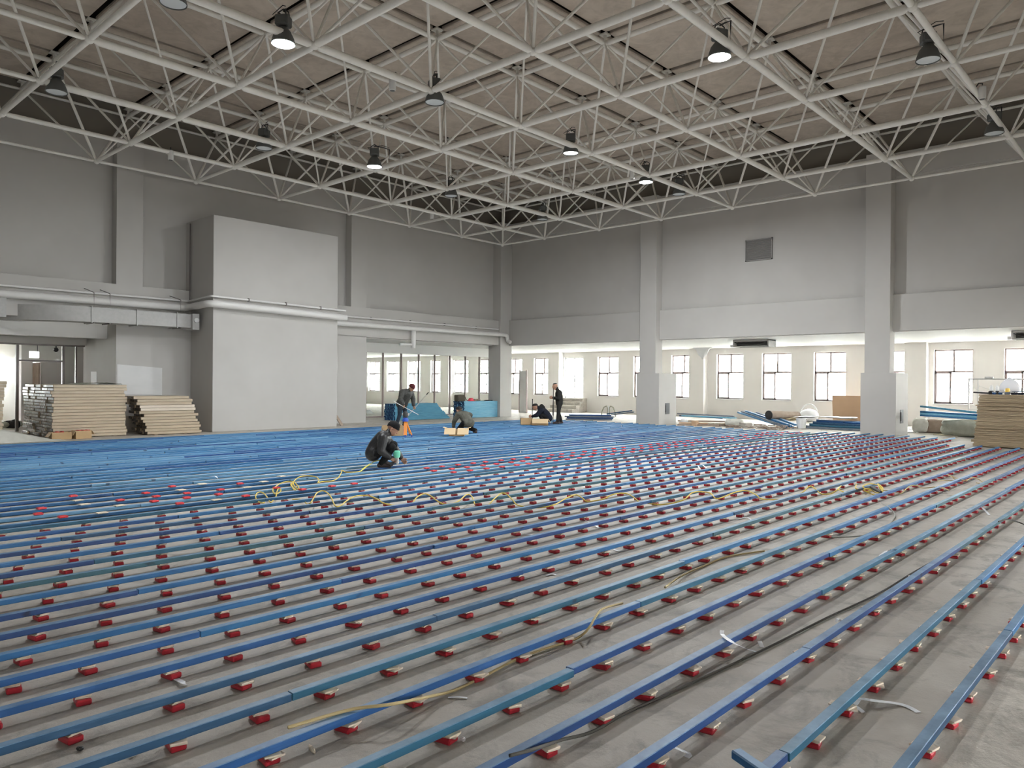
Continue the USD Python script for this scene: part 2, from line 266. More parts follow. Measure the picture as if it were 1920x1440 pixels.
wsg = thing('wall_gallery', 'outer wall of the added gallery on the near side, out of view', 'wall', kind='structure')
mb = MB(); wall_with_holes(mb, UW0, UX+.3, [(a, a+WW, WS0, WT) for a in np.arange(.5, 33, 3.7)], lambda a, b, c, d: mb.box(a, b, -9.6, -9.3, c, d))  # openings added to bring daylight in from the unseen near side
struct('wall_face', mb, 'gallery_paint', wsg)
def window(k, w):
    x = thing('window_%d' % k, 'tall brown-framed window, %s from the left in the gallery wall' % ORD[k-1], 'window', (UX+.2, w-WW/2, 0), kind='structure')
    h = WW/2; t = .05
    mb = MB().box(-.04, .04, -h, -h+t, WS0, WT).box(-.04, .04, h-t, h, WS0, WT).box(-.04, .04, -h, h, WS0, WS0+t).box(-.04, .04, -h, h, WT-t, WT).box(-.04, .04, -h, h, WTR-.035, WTR+.035).box(-.04, .04, -.03, .03, WTR, WT).box(-.04, .04, -.03+.12, .03+.12, WS0, WTR)
    struct('window_frame', mb, 'frame_brown', x)
    s0, s1 = .10, h-.03                                 # the opening sash is the left one as seen from the hall
    struct('sash', MB().box(-.07, -.02, s0, s0+.055, WS0+.03, WTR-.02).box(-.07, -.02, s1-.055, s1, WS0+.03, WTR-.02).box(-.07, -.02, s0, s1, WS0+.03, WS0+.085).box(-.07, -.02, s0, s1, WTR-.075, WTR-.02), 'frame_brown', x)
    struct('handle', MB().box(-.11, -.07, s0+.01, s0+.04, 1.5, 1.64, .004).box(-.13, -.11, s0+.01, s0+.16, 1.52, 1.545, .004), 'dark_metal', x)
    for y0, y1, z0, z1 in [(-h+t, -.03, WTR+.035, WT-t), (.03, h-t, WTR+.035, WT-t), (-h+t, .09, WS0+t, WTR-.035), (s0+.055, s1-.055, WS0+.085, WTR-.075)]:
        struct('pane', MB().box(-.003, .003, y0, y1, z0, z1), 'pane_glass', x)
    struct('sill', MB().box(-.24, 0, -h-.03, h+.03, WS0-.04, WS0, .006), 'white_paint', x)
k = 0
for w in WIN[:20]:
    if abs(w-27.83) < .01:
        d = thing('door_1', 'tall white-framed glazed door up the steps in the gallery wall', 'door', (UX+.2, w-WW/2, 0), kind='structure'); h = WW/2
        struct('door_frame', MB().box(-.06, .06, -h, -h+.07, .8, WT).box(-.06, .06, h-.07, h, .8, WT).box(-.06, .06, -h, h, WT-.07, WT).box(-.06, .06, -h, h, .8, .86).box(-.06, .06, -.03, .03, .8, WT), 'frame_white', d)
        for y0, y1 in ((-h+.07, -.03), (.03, h-.07)): struct('pane', MB().box(-.003, .003, y0, y1, .86, WT-.07), 'pane_glass', d)
        struct('handle', MB().box(-.1, -.06, .04, .07, 1.75, 1.95, .004), 'dark_metal', d)
        continue
    k += 1; window(k, w)
st = thing('steps', 'short flight of concrete steps up to the glazed door', 'steps', (0, 0, 0), kind='structure')
for i in range(4): struct('step', MB().box(UX-.35*(4-i), UX-.35*(3-i)+.01, 26.1, 28.0, 0, .2*(i+1), .01), 'concrete', st)

# ceiling: roof panels carried on the space frame
ZL, HS, U0, V0, C1, CV1, CM = 8.186, 2.12, 25.734, 24.211, 2.66, 2.574, 3.0
lu = [U0, U0-C1]+[U0-C1-CM*i for i in range(1, 7)]; lu.append(lu[-1]-C1)
lv = [V0, V0-CV1]+[V0-CV1-CM*i for i in range(1, 7)]; lv.append(lv[-1]-CV1)
uu = [U0+1.72]+[(lu[i]+lu[i+1])/2 for i in range(8)]+[lu[-1]-1.6]
uv = [V0+1.66]+[(lv[i]+lv[i+1])/2 for i in range(8)]+[lv[-1]-1.6]
ZP = ZL+HS+.24
ce = thing('ceiling', 'brown board roof panels lying on the white space frame', 'ceiling', kind='structure')
for i in range(9):
    for j in range(9):
        z = ZP+nrng.uniform(-.01, .01)
        struct('roof_panel', MB().box(uu[i+1]+.07, uu[i]-.07, uv[j+1]+.07, uv[j]-.07, z, z+.10, .02), 'panel_board' if (i*3+j*5) % 4 else 'panel_board_b', ce)
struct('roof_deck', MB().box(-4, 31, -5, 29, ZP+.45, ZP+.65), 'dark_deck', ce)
struct('soffit', MB().box(uu[0]+.05, UE+1.8, -4, VN+2, ZP+.12, ZP+.2).box(-4, UE+1.8, uv[0]+.05, VN+1.6, ZP+.12, ZP+.2), 'recess_shaded', ce)

# ================================================================== space frame
sf = thing('space_frame', 'white tubular steel space frame roof spanning the whole hall', 'space frame')
def member(name, a, b, r, m='steel_white', n=10):
    a, b = np.asarray(a, float), np.asarray(b, float); d = (b-a)/np.linalg.norm(b-a); e = min(.09, .8*r+.03)
    pts = [a+d*.05, a+d*(.05+e), b-d*(.05+e), b-d*.05]
    MB().tube(pts, [r*.38, r, r, r*.38], n).build(name, sf, m, 35)
def lr(i): return .036 if i in (0, 8) else .052 if i in (1, 7) else .068
for i in range(9):
    for j in range(9):
        p = (lu[i], lv[j], ZL)
        if i < 8: member('lower_chord', p, (lu[i+1], lv[j], ZL), 1.18*((.037 if j in (0, 8) else .05 if j in (1, 7) else .066) if i not in (0, 7) or j in (0, 8) else .046))
        if j < 8: member('lower_chord', p, (lu[i], lv[j+1], ZL), 1.18*((.037 if i in (0, 8) else .05 if i in (1, 7) else .066) if j not in (0, 7) or i in (0, 8) else .046))
for i in range(10):
    for j in range(10):
        p = (uu[i], uv[j], ZL+HS)
        if i < 9: member('upper_chord', p, (uu[i+1], uv[j], ZL+HS), .042 if j in (0, 9) else .066)
        if j < 9: member('upper_chord', p, (uu[i], uv[j+1], ZL+HS), .042 if i in (0, 9) else .066)
        MB().sphere(p, .085, 2).build('ball_node', sf, 'steel_white', True)
        MB().tube([np.array(p)+[0, 0, .05], np.array(p)+[0, 0, ZP-ZL-HS-.02]], .04, 10).box(p[0]-.11, p[0]+.11, p[1]-.11, p[1]+.11, ZP-.035, ZP+.005, .004).build('support_post', sf, 'steel_white')
webs = []
for i in range(9):
    for j in range(9):
        MB().sphere((lu[i], lv[j], ZL), .088, 2).build('ball_node', sf, 'steel_white', True)
        for di in (0, 1):
            for dj in (0, 1): webs.append((math.hypot(lu[i], lv[j]), (lu[i], lv[j], ZL), (uu[i+di], uv[j+dj], ZL+HS), .040 if (di, dj) in ((1, 1), (0, 0)) and (i in (0, 8) or j in (0, 8)) else .033 if (i+j+di) % 3 else .026))
webs.sort(key=lambda w: w[0]); rest = MB()
for d, a, b, r in webs[:24]: rest.tube([a, b], r, 8)
rest.build('hidden_web_member', sf, 'steel_white', 35, kind='stuff')
for d, a, b, r in webs[24:]: member('web_member', a, b, r, n=9)

# ------------------------------------------------------------------ high-bay lamps
rzs = []
def high_bay(px, py, z, lit, label, gear=True, box=True):
    c = onz(px, py, z); rzs.append(nrng.uniform(0, 3)); t = thing('high_bay_lamp', label, 'lamp', c, rzs[-1])
    MB().lathe([(.215, 0), (.222, .015), (.215, .04), (.20, .10), (.165, .20), (.11, .27), (.085, .30), (.085, .31), (0, .31)], 28).lathe([(.215, 0), (.205, .012), (.2, .03)], 28).build('shade', t, 'lamp_grey', 40)
    MB().lathe([(0, .012), (.12, .012), (.208, .018)][::-1], 28).build('lens', t, {0: 'lamp_lens', 1: 'lamp_lit', 2: 'lamp_half'}[lit], 40, label='glowing lens' if lit == 1 else None)
    if lit == 1:
        dl = UsdLux.DiskLight.Define(stage, str(t.GetPath())+'/bulb'); dl.CreateRadiusAttr(.2); dl.CreateIntensityAttr(LAMP_FLUX*(.35 if 13 < c[0] < 15 and c[1] > 16 else 1.6 if c[0] > 18 else 1.15)); dl.CreateColorAttr(Gf.Vec3f(.93, .97, 1.0)); dl.AddTranslateOp().Set(Gf.Vec3d(0, 0, -.012))
        sh_ = UsdLux.ShapingAPI.Apply(dl.GetPrim()); sh_.CreateShapingConeAngleAttr(62.); sh_.CreateShapingConeSoftnessAttr(.6)
    if box: MB().box(-.13, .13, -.11, .11, .33, .53, .02).box(-.10, .10, -.135, .135, .35, .5, .01).build('gear_box', t, 'lamp_grey')
    MB().tube([(-.02, 0, .30), (-.02, 0, .36)], .02).tube([(-.12, 0, .50), (-.1, 0, .60), (0, 0, .66), (.1, 0, .60), (.12, 0, .50)], .012, 6).build('hook', t, 'dark_metal', 40)
    x, y, _ = c; iu, iv = min(lu, key=lambda q: abs(q-x)), min(lv, key=lambda q: abs(q-y))
    near = np.array([iu, y]) if abs(iu-x) < abs(iv-y) else np.array([x, iv])
    if math.hypot(near[0]-x, near[1]-y) < .03: near = near+[.03, 0]
    UsdGeom.Xform(t).GetPrim(); top = np.array([0, 0, .62]); end = np.array([near[0]-x, near[1]-y, ZL-z+.085])
    rot = -rzs[-1]; cr, sr = math.cos(rot), math.sin(rot); end[:2] = [cr*end[0]-sr*end[1], sr*end[0]+cr*end[1]]
    mid = end*[1, 1, 0]+[0, 0, max(.64, end[2]+.1)]
    MB().tube([top, mid*[.5, .5, 1], mid, end], .016, 6).build('bracket', t, 'dark_metal', 40)
    MB().tube([(.1, 0, .5), (.2, .03, .55), mid*[.6, .6, 1]+[.03, .03, .06], mid+[0, 0, .05]], .008, 5).build('cable', t, 'black_rubber', True)
    return t
for a in [(325, 8, 8.02, 0, 'unlit grey high-bay lamp cut by the top left edge of the picture'), (531, 83, 8.02, 1, 'lit high-bay lamp glowing white, upper left under the space frame'),
          (106, 174, 8.02, 0, 'unlit high-bay lamp farthest left under the space frame'), (815, 193, 7.98, 0, 'unlit high-bay lamp hanging right below a frame node, upper middle'),
          (495, 279, 8.02, 0, 'unlit high-bay lamp over the boxed-out shaft on the left'), (702, 313, 8.02, 1, 'lit high-bay lamp nearest the left wall'),
          (846, 368, 7.98, 0, 'small unlit high-bay lamp just below a node towards the far corner'), (1070, 288, 8.02, 2, 'high-bay lamp with a faint gleam in its lens, right of the middle'),
          (1349, 108, 8.02, 1, 'lit high-bay lamp glowing white, upper right under the space frame'), (1211, 342, 8.02, 1, 'lit high-bay lamp in front of the column nearest the far corner'),
          (1740, 114, 8.02, 0, 'large unlit high-bay lamp near the top right corner'), (1864, 251, 8.02, 0, 'unlit high-bay lamp farthest right in front of the upper wall'),
          (1273, 365, 8.02, 0, 'small unlit high-bay lamp against the right wall, right of the lit one'), (1017, 412, 8.02, 0, 'small dark high-bay lamp nearest the far corner')]:
    high_bay(*a)
for px, py, z, lab in [(320, 291, 8.1, 'small white cylinder spotlight above the left wall column'), (736, 158, 8.1, 'small white cylinder spotlight under the middle chord, left of centre'), (1842, 174, 8.1, 'small white cylinder spotlight farthest right'), (1185, 327, 8.1, 'small white cylinder spotlight beside the lit lamp at the right'), (810, 404, 8.1, 'small white cylinder spotlight close to the far corner of the frame')]:
    c = onz(px, py, z); t = thing('spotlight', lab, 'spotlight', c)
    MB().lathe([(0, -.14), (.06, -.14), (.075, -.12), (.075, .12), (.05, .14), (0, .14)], 16).build('housing', t, 'pipe_white', 40)
    MB().lathe([(0, -.145), (.055, -.142)][::-1], 16).build('lens', t, 'lamp_grey')
    iu, iv = min(lu, key=lambda q: abs(q-c[0])), min(lv, key=lambda q: abs(q-c[1]))
    e = np.array([iu-c[0], 0, ZL-z]) if abs(iu-c[0]) < abs(iv-c[1]) else np.array([0, iv-c[1], ZL-z])
    MB().tube([(0, 0, .12), (0, 0, .2), e*[.5, .5, 1]+[0, 0, .14], e+[0, 0, .05]], .014, 6).build('bracket', t, 'dark_metal')

# ================================================================== floor joists and levelling pads
JH, JW, PADZ = .040, .052, .047
rows = []                                           # (row index, v of the near edge, raised on pads?)
for k in range(52):
    v = .885+.4235*(k-1); v = v if v < 9.4 else 9.55+(v-9.4)*.985
    rows.append((k, v, v < 9.4))
JL = 4.0
def seen(p, m=60):
    x, y = pix(p); return -m < x < 1920+m and -m < y < 1440+m
pieces = []
for k, v, raised in rows:
    if v < .7 or v > 22.3: continue
    off = (k*1.37) % JL; u1 = 26.6 if v > 5.2 else 23.9
    if 7.3 < v < 8.6 or 16.3 < v < 17.6: u1 = 26.7
    u = -3.5+off
    while u < u1:
        a, b = max(u, -1.1), min(u+JL-.006, u1-rng.uniform(0, .35))
        if b-a > .3 and any(seen((a+(b-a)*t, v, .05)) for t in np.linspace(0, 1, 9)): pieces.append([k, v, raised, a, b])
        u += JL
near_last = 22
by_row = {}
for p in pieces: by_row.setdefault(p[0], []).append(p)
order = {k: i for i, k in enumerate(sorted(by_row))}
def big(p): return max(ppm(((p[3]+p[4])/2, p[1], 0)), ppm((p[3]+.3, p[1], 0)) if seen((p[3]+.3, p[1], 0)) else 0)*(p[4]-p[3])
ranked = sorted(pieces, key=lambda p: -big(p)); single = set(map(id, ranked[:300])); far = MB()
tone = ['bright blue', 'light blue', 'deep navy blue', 'teal blue', 'greenish teal', 'blue', 'sky blue', 'dull grey blue', 'dark navy', 'mid blue', 'pale blue', 'whitish blue', 'blue']
JTOP = {}
def joist_z(k, v, raised): return (PADZ, PADZ+JH) if raised else (.004, .004+JH)
for k in sorted(by_row):
    for i, p in enumerate(sorted(by_row[k], key=lambda q: q[3])):
        _, v, raised, a, b = p; z0, z1 = joist_z(k, v, raised)
        dy = rng.uniform(-.006, .006) if raised else rng.uniform(-.03, .03); dz = rng.uniform(0, .003); c = rng.choice(range(10))
        if not raised: c = rng.choice([0, 1, 1, 6, 9, 10, 11, 12, 10, 12])  # unraised far rows take paler blues with grazing sheen painted in
        sk = rng.uniform(-.008, .008) if raised else rng.uniform(-.02, .02)
        mb = MB().bar((a, v+JW/2+dy-sk, (z0+z1)/2+dz), (b, v+JW/2+dy+sk, (z0+z1)/2+dz), JW, JH, .003)
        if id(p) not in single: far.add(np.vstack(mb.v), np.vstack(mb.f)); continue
        n = order[k]
        if n <= near_last:
            lab = '%s floor joist, %s row from the front corner, %s piece from the left' % (tone[c], ORD[n], ORD[i])
        else:
            lab = '%s floor joist lying flat, %s row from the left wall, %s piece from the left' % (tone[c].split()[-1], ORD[len(by_row)-1-n], ORD[i])
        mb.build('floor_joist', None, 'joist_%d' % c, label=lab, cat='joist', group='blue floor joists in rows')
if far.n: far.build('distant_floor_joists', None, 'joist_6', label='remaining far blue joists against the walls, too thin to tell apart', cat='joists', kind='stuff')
# the offcut lying across in the bottom right corner
q0, q1 = onz(1379, 1412, .105), onz(1475, 1478, .105); q1 = q0+(q1-q0)/np.linalg.norm(q1-q0)*.5
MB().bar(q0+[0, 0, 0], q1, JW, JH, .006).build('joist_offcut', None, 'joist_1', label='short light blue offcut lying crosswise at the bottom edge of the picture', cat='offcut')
# levelling pads: class prims with a red base and loose plywood shims, then one Xform per pad
PADK = []
for kd in range(6):
    cp = stage.CreateClassPrim('/World/pad_kind_%d' % kd); UsdGeom.Xform.Define(stage, cp.GetPath()); cp.SetSpecifier(Sdf.SpecifierClass)
    r2 = random.Random(kd); hz = .026
    usdkit.mesh(stage, str(cp.GetPath())+'/base', (lambda m: (np.vstack(m.v), np.vstack(m.f)))(MB().box(-.036, .036, -.03, .07, 0, hz if kd < 3 else PADZ-.016, .006).box(-.03, .03, -.024, .06, hz-.004, hz+.003, .002)), MAT['red_plastic'])
    z = hz+.003; deep = kd > 2
    for s in range(2 if kd % 2 or deep else 3):
        th = (PADZ-z)/(2-s) if s < 2 else .003; th = max(.004, min(.009, th)); an = r2.uniform(-.35, .35)
        mb = MB().obox((r2.uniform(-.006, .014), r2.uniform(.0, .02) if not deep else .03, z+th/2), np.array([[math.cos(an), math.sin(an), 0], [-math.sin(an), math.cos(an), 0], [0, 0, 1]]), [.037, .05 if not deep else .035, th/2], .0015)
        if s == 2: mb = MB().obox((.0, .04, z-th), np.eye(3), [.03, .04, .003])
        usdkit.mesh(stage, str(cp.GetPath())+('/shim' if s == 0 else '/shim_%03d' % s), (np.vstack(mb.v), np.vstack(mb.f)), MAT['shim_wood' if (kd+s) % 2 else 'shim_pink']); z += th
    PADK.append(cp)
pads = []
for k, v, raised in rows:
    if not raised or v < .7: continue
    u = -1+(k*.173) % .4235; u1 = 26.4 if v > 5.2 else 23.8
    while u < u1:
        x = u+rng.uniform(-.03, .03); u += .4235
        if seen((x, v, .02), 25): pads.append((k, x, v+.018+rng.uniform(-.012, .008)))
pads.sort(key=lambda p: math.hypot(p[1], p[2])); one, many = pads[:300], pads[300:]
rowp = {}
for p in one: rowp.setdefault(p[0], []).append(p)
for k in sorted(rowp):
    for i, (_, x, y) in enumerate(sorted(rowp[k], key=lambda p: p[1])):
        t = UsdGeom.Xform.Define(stage, numbered('/World', 'leveling_pad')); t.AddTranslateOp().Set(Gf.Vec3d(x, y, 0)); t.AddRotateZOp().Set(rng.uniform(-14, 14))
        where = ORD[i]
        tag(t.GetPrim(), 'red pad with pale shims under the %s joist row, %s from the left' % (ORD[order[k]], where), 'pad', 'red leveling pads under the joists')
        t.GetPrim().GetReferences().AddInternalReference(PADK[rng.randrange(3)+(3 if y > 3.9+rng.uniform(-.5, .5) else 0)].GetPath()); t.GetPrim().SetInstanceable(True)
def instancer(name, label, cat, protos, spots):
    pi = UsdGeom.PointInstancer.Define(stage, '/World/'+name); tag(pi.GetPrim(), label, cat, None, 'stuff'); tg = []
    for i, parts in enumerate(protos):
        x = UsdGeom.Xform.Define(stage, '/World/%s/kind_%d' % (name, i))
        for nm, mb, m in parts: usdkit.mesh(stage, '%s/%s' % (x.GetPath(), nm), (np.vstack(mb.v), np.vstack(mb.f)), MAT[m])
        tg.append(x.GetPath())
    pi.CreatePrototypesRel().SetTargets(tg)
    pi.CreateProtoIndicesAttr(Vt.IntArray([s[3] for s in spots])); pi.CreatePositionsAttr(Vt.Vec3fArray([Gf.Vec3f(*map(float, s[:3])) for s in spots]))
    pi.CreateOrientationsAttr(Vt.QuathArray([Gf.Quath(math.cos(s[4]/2), 0, 0, math.sin(s[4]/2)) for s in spots]))
pk = [[('base', MB().box(-.036, .036, -.02, .06, 0, .034, .005), 'red_plastic'), ('shim', MB().box(-.034, .034, .0, .05, .029, PADZ, .002), 'shim_wood')],
      [('base', MB().box(-.036, .036, -.018, .06, 0, .036, .005), 'red_plastic'), ('shim', MB().box(-.03, .033, .002, .05, .031, PADZ, .002), 'shim_pink')]]
instancer('distant_leveling_pads', 'many small red pads under the middle and far joist rows', 'pads', pk, [(x, y, 0, rng.randrange(2), rng.uniform(-.2, .2)) for _, x, y in many])
# loose pads waiting on top of the joists that are not raised yet: their red holds the light on them, so each is a thing
cnt = {}; top_rows = [r for r in rows if 9.5 < r[1] < 11.7]
tp = []
for n, (k, v, _) in enumerate(top_rows):
    u = .234*v+rng.uniform(0, .5)+n*.11
    while u < 25.8:
        cnt[n] = cnt.get(n, 0)
        keep = (u < 7.2 and rng.random() < .62) or (u > 9.2 and n < 3 and rng.random() < (.95 if u < 20 else .7))
        if keep and seen((u, v, .05), 5): tp.append((n, u+rng.uniform(-.04, .04), v+.02)); cnt[n] += 1
        u += .4235*(1.1 if u < 8 else .98)
proto = {}; seq = {}
for n, x, y in tp:
    side = 'left of the worker' if x < 8 else 'right of the worker'; nm = ['nearest', 'second', 'third', 'fourth', 'fifth', 'sixth'][n]
    kd = 1 if (x < 8 and rng.random() < .28) else 0; seq[n, kd, side] = seq.get((n, kd, side), -1)+1; o = ORD[min(seq[n, kd, side], 54)]
    lab = 'bright red loose pad, %s unraised row, %s one %s' % (nm, o, side) if not kd else 'pale plywood shim lying on the %s unraised row, %s one %s' % (nm, o, side)
    z = .004+JH+.006
    if kd not in proto:
        t = thing('loose_pad' if not kd else 'loose_shim', lab, 'pad' if not kd else 'shim', (x, y, z), 0, 'loose pads on unraised joists' if not kd else 'loose shims on unraised joists')
        MB().box(-.05, .05, -.04, .04, 0, .022, .005).box(-.036, .036, -.03, .03, .02, .025, .002).build('base', t, 'red_lit') if not kd else MB().box(-.06, .06, -.05, .05, 0, .01, .001).build('sheet', t, 'shim_wood')
        proto[kd] = t
    else: copy(proto[kd], (x, y, z), rng.uniform(-.2, .2), lab)
# ================================================================== continued below: things along the walls, people, hoses
# ------------------------------------------------------------------ left side: doorway partition, corridor behind it, glazed partition in the right-hand bay
dp = thing('partition_doorway', 'dark steel framed glazed doorway partition at the far left', 'partition', kind='structure')
PV = 28.0
us = [onv(x, 700, PV)[0] for x in (32, 118, 142)]
struct('header', MB().box(4.0, 9.05, PV-.1, PV+.1, 2.84, 3.35), 'wall_paint', dp)
struct('post', MB().box(us[0]-.04, us[0]+.04, PV-.05, PV+.05, 0, 2.84), 'steel_frame', dp)
struct('post', MB().box(us[1]-.035, us[1]+.035, PV-.05, PV+.05, 0, 2.84), 'steel_frame', dp)
struct('post', MB().box(us[2]-.02, us[2]+.02, PV-.05, PV+.05, 0, 2.84), 'steel_frame', dp)
struct('transom', MB().box(us[0], us[1], PV-.04, PV+.04, 2.26, 2.31).box(4.0, 9.0, PV-.04, PV+.04, 2.79, 2.84), 'steel_frame', dp)
struct('pane', MB().box(4.0, us[0]-.04, PV-.004, PV+.004, .05, 2.79), 'partition_glass', dp)
struct('pane', MB().box(us[0]+.04, us[1]-.035, PV-.004, PV+.004, 2.31, 2.79), 'partition_glass', dp)
struct('pane', MB().box(us[1]+.035, us[2]-.02, PV-.004, PV+.004, .05, 2.79), 'partition_glass', dp)
wc = thing('wall_corridor', 'pale corridor walls and window seen through the far left doorway', 'wall', kind='structure')
a0, a1, a2, a3 = [onv(x, 700, 31.5)[0] for x in (40, 62, 77, 156)]
struct('wall_face', MB().box(a0, a1, 31.5, 31.7, 0, 3.4).box(a2, 12, 31.5, 31.7, 0, 3.4).box(a1, a2, 31.5, 31.7, 2.3, 3.4).box(a0, a0+.2, 31.7, 36.2, 0, 3.4), 'gallery_paint', wc)
struct('side_wall', MB().box(3.4, 3.7, 25.9, 28.2, 0, 3.4).box(3.4, 3.7, 31.3, 36.3, 0, 3.4).box(3.4, 3.7, 28.2, 31.3, 0, 2.2).box(3.4, 3.7, 28.2, 31.3, 2.9, 3.4).box(3.4, 3.7, 30, 31.3, 2.2, 2.9).box(11.6, 12, 28, 36.3, 0, 3.4).box(3.4, 4.6, 36, 36.3, 0, 3.4).box(8.7, 9.6, 36, 36.3, 0, 3.4).box(11.0, 12, 36, 36.3, 0, 3.4).box(4.6, 12, 36, 36.3, 0, 1.0).box(4.6, 12, 36, 36.3, 2.75, 3.4), 'gallery_paint', wc)  # high slot in the unseen side added to light the corridor
struct('window_frame', MB().box(4.6, 8.7, 36.08, 36.14, 1, 1.07).box(4.6, 8.7, 36.08, 36.14, 2.68, 2.75).box(4.6, 8.7, 36.08, 36.14, 1.95, 2.02).box(6.1, 6.17, 36.08, 36.14, 1, 2.75).box(7.55, 7.62, 36.08, 36.14, 1, 2.75).box(8.63, 8.7, 36.08, 36.14, 1, 2.75), 'frame_brown', wc)
struct('door_leaf', MB().box(a1-.02, a1+.03, 30.8, 31.5, 0, 2.28, .005), 'brown_board', wc)
c = onv(64, 665, 30.5); t = thing('exit_sign', 'small lit white box sign hung in the far left corridor', 'sign', c)
MB().box(-.15, .15, -.03, .03, -.12, .12, .01).build('box', t, 'sign_white'); MB().tube([(.1, 0, .12), (.1, 0, 3.28-c[2])], .012, 6).build('hanger', t, 'dark_metal')
c = onv(104, 656, 27.9); t = thing('security_camera', 'small dark camera under the header of the left doorway', 'camera', c)
MB().tube([(0, -.05, .12), (0, -.08, .02)], .02, 6).sphere((-.02, -.12, .0), .075, 2).build('body', t, 'dark_metal'); MB().sphere((-.09, -.13, .01), .03, 1).build('lens', t, 'frame_white')
c = onv(146, 711, 27.2); t = thing('notice_board', 'small white panel on the jamb beside the left doorway', 'panel', (9.02, c[1], c[2]))
MB().box(-.012, .01, -.3, .22, -.26, .26, .004).build('panel', t, 'paper_white'); MB().box(-.03, .01, -.42, -.34, -.26, -.12, .004).build('switch', t, 'frame_white')
gp = thing('partition_glass', 'frameless-looking glass partition with thin brown mullions in the far opening', 'partition', kind='structure')
GV = 28.4; mu = [21.0, 22.0, 23.1, 24.2, 25.25, 26.3, 27.4, 28.45, 29.5]
struct('header', MB().box(18.7, 30, GV-.08, GV+.08, 3.05, 3.5), 'white_paint', gp)
for q in mu: struct('mullion', MB().box(q-.03, q+.03, GV-.04, GV+.04, .0, 3.05), 'frame_brown', gp)
struct('bottom_rail', MB().box(20.9, 29.6, GV-.04, GV+.04, 0, .06), 'frame_brown', gp)
for q, r in zip(mu[:-1], mu[1:]): struct('pane', MB().box(q+.03, r-.03, GV-.005, GV+.005, .06, 3.05), 'partition_glass', gp)

# ------------------------------------------------------------------ duct and pipes on the left
t = thing('air_duct', 'grey sheet metal air duct running along the left wall into a bend', 'duct')
mb = MB(); dv0, dv1, dz0, dz1 = 24.45, 25.05, 3.41, 3.86
mb.box(8.05, 11.05, dv0, dv1, dz0, dz1, .01); mb.build('trunk', t, 'galvanised')
arc = []; R0, R1 = 1.62, 2.22                                          # the bend turns into the wall
mb = MB(); nseg = 14
for q in range(nseg+1):
    th = math.pi/2*q/nseg
    for R, z in ((R1, dz0), (R1, dz1), (R0, dz1), (R0, dz0)): arc.append((8.05-R*math.sin(th), dv0+R1-R*math.cos(th), z))
f = []
for q in range(nseg):
    for e in range(4): a_, b_ = q*4+e, q*4+(e+1) % 4; f += [[a_, b_, b_+4], [a_, b_+4, a_+4]]
f += [[0, 2, 1], [0, 3, 2], [nseg*4, nseg*4+1, nseg*4+2], [nseg*4, nseg*4+2, nseg*4+3]]
obj('bend', (np.array(arc), np.array(f)), 'galvanised', t, 30)
for q in (8.05, 9.35, 10.6): MB().box(q-.02, q+.02, dv0-.03, dv1+.03, dz0-.03, dz1+.03, .006).build('flange', t, 'galvanised')
MB().box(11.05, 11.28, dv0-.12, dv1, dz0-.06, dz1+.02, .01).build('damper_box', t, 'galvanised')
MB().lathe([(0, 0), (.07, 0), (.08, .02), (.08, .07), (.05, .09), (0, .09)], 16, (11.16, dv0-.12, 3.66), np.array([[1, 0, 0], [0, 0, 1], [0, -1, 0]])).build('actuator', t, 'frame_white', 40)
for q in (8.1, 8.55, 10.7): MB().tube([(q, dv0-.02, dz1), (q, dv0-.02, 4.3), (q, 25.32, 4.5)], .012, 6).tube([(q, dv0-.05, dz0-.02), (q, dv1, dz0-.02)], .02, 6).build('hanger', t, 'steel_frame')
MB().box(5.4, 6.0, 25.0, 25.36, 3.45, 4.0).build('end_collar', t, 'galvanised')
def pipe(name, pts, r, label, m='pipe_white', bends=.25, straps=()):
    p = [np.asarray(q, float) for q in pts]; out = [p[0]]
    for a, b, c2 in zip(p[:-2], p[1:-1], p[2:]):
        i, o = (a-b)/np.linalg.norm(a-b), (c2-b)/np.linalg.norm(c2-b); k = min(bends, .45*np.linalg.norm(a-b), .45*np.linalg.norm(c2-b))
        out += [b+i*k*(1-s)**2+o*k*s**2 for s in np.linspace(0, 1, 6)]
    out.append(p[-1]); t = thing(name, label, 'pipe'); MB().tube(out, r, 14).build('run', t, m, 40)
    for q in straps: MB().box(q[0]-.02, q[0]+.02, q[1]-r-.012, q[1]+r+.012, q[2]-r-.012, q[2]+.06, .004).build('clip', t, 'steel_frame')
    return t
pipe('insulated_pipe', [(UW0+.1, 25.12, 4.1), (11.2, 25.12, 4.12), (11.2, 23.5, 4.17), (16.45, 23.48, 4.06)], .115, 'thick white insulated pipe along the left wall and around the boxed-out shaft')
pipe('sprinkler_pipe', [(UW0+.1, 25.18, 4.36), (11.3, 25.18, 4.36), (11.3, 23.56, 4.42), (16.5, 23.57, 4.33)], .035, 'thin white pipe just above the thick pipe on the boxed-out shaft', bends=.12, straps=[(12.6, 23.57, 4.4), (14, 23.57, 4.38), (15.4, 23.57, 4.35)])
t = pipe('drain_pipe', [(16.4, 25.1, 3.98), (26.9, 24.98, 4.02), (26.98, 24.98, 3.72), (26.98, 24.8, 3.66)], .095, 'white pipe with a hanging branch along the beam near the far corner', bends=.12)
MB().tube([(21.1, 25.12, 4.0), (21.1, 25.12, 3.15)], .10, 14).tube([(21.1, 25.12, 3.3), (20.5, 25.3, 3.3)], .06, 10).build('branch', t, 'pipe_white', 40)
pipe('sprinkler_pipe', [(16.4, 25.18, 4.30), (26.5, 25.16, 4.28)], .038, 'thin white pipe above the drain pipe along the beam near the far corner', straps=[(18.9, 25.22, 4.3), (21, 25.22, 4.3), (23, 25.21, 4.29), (25, 25.2, 4.28)])
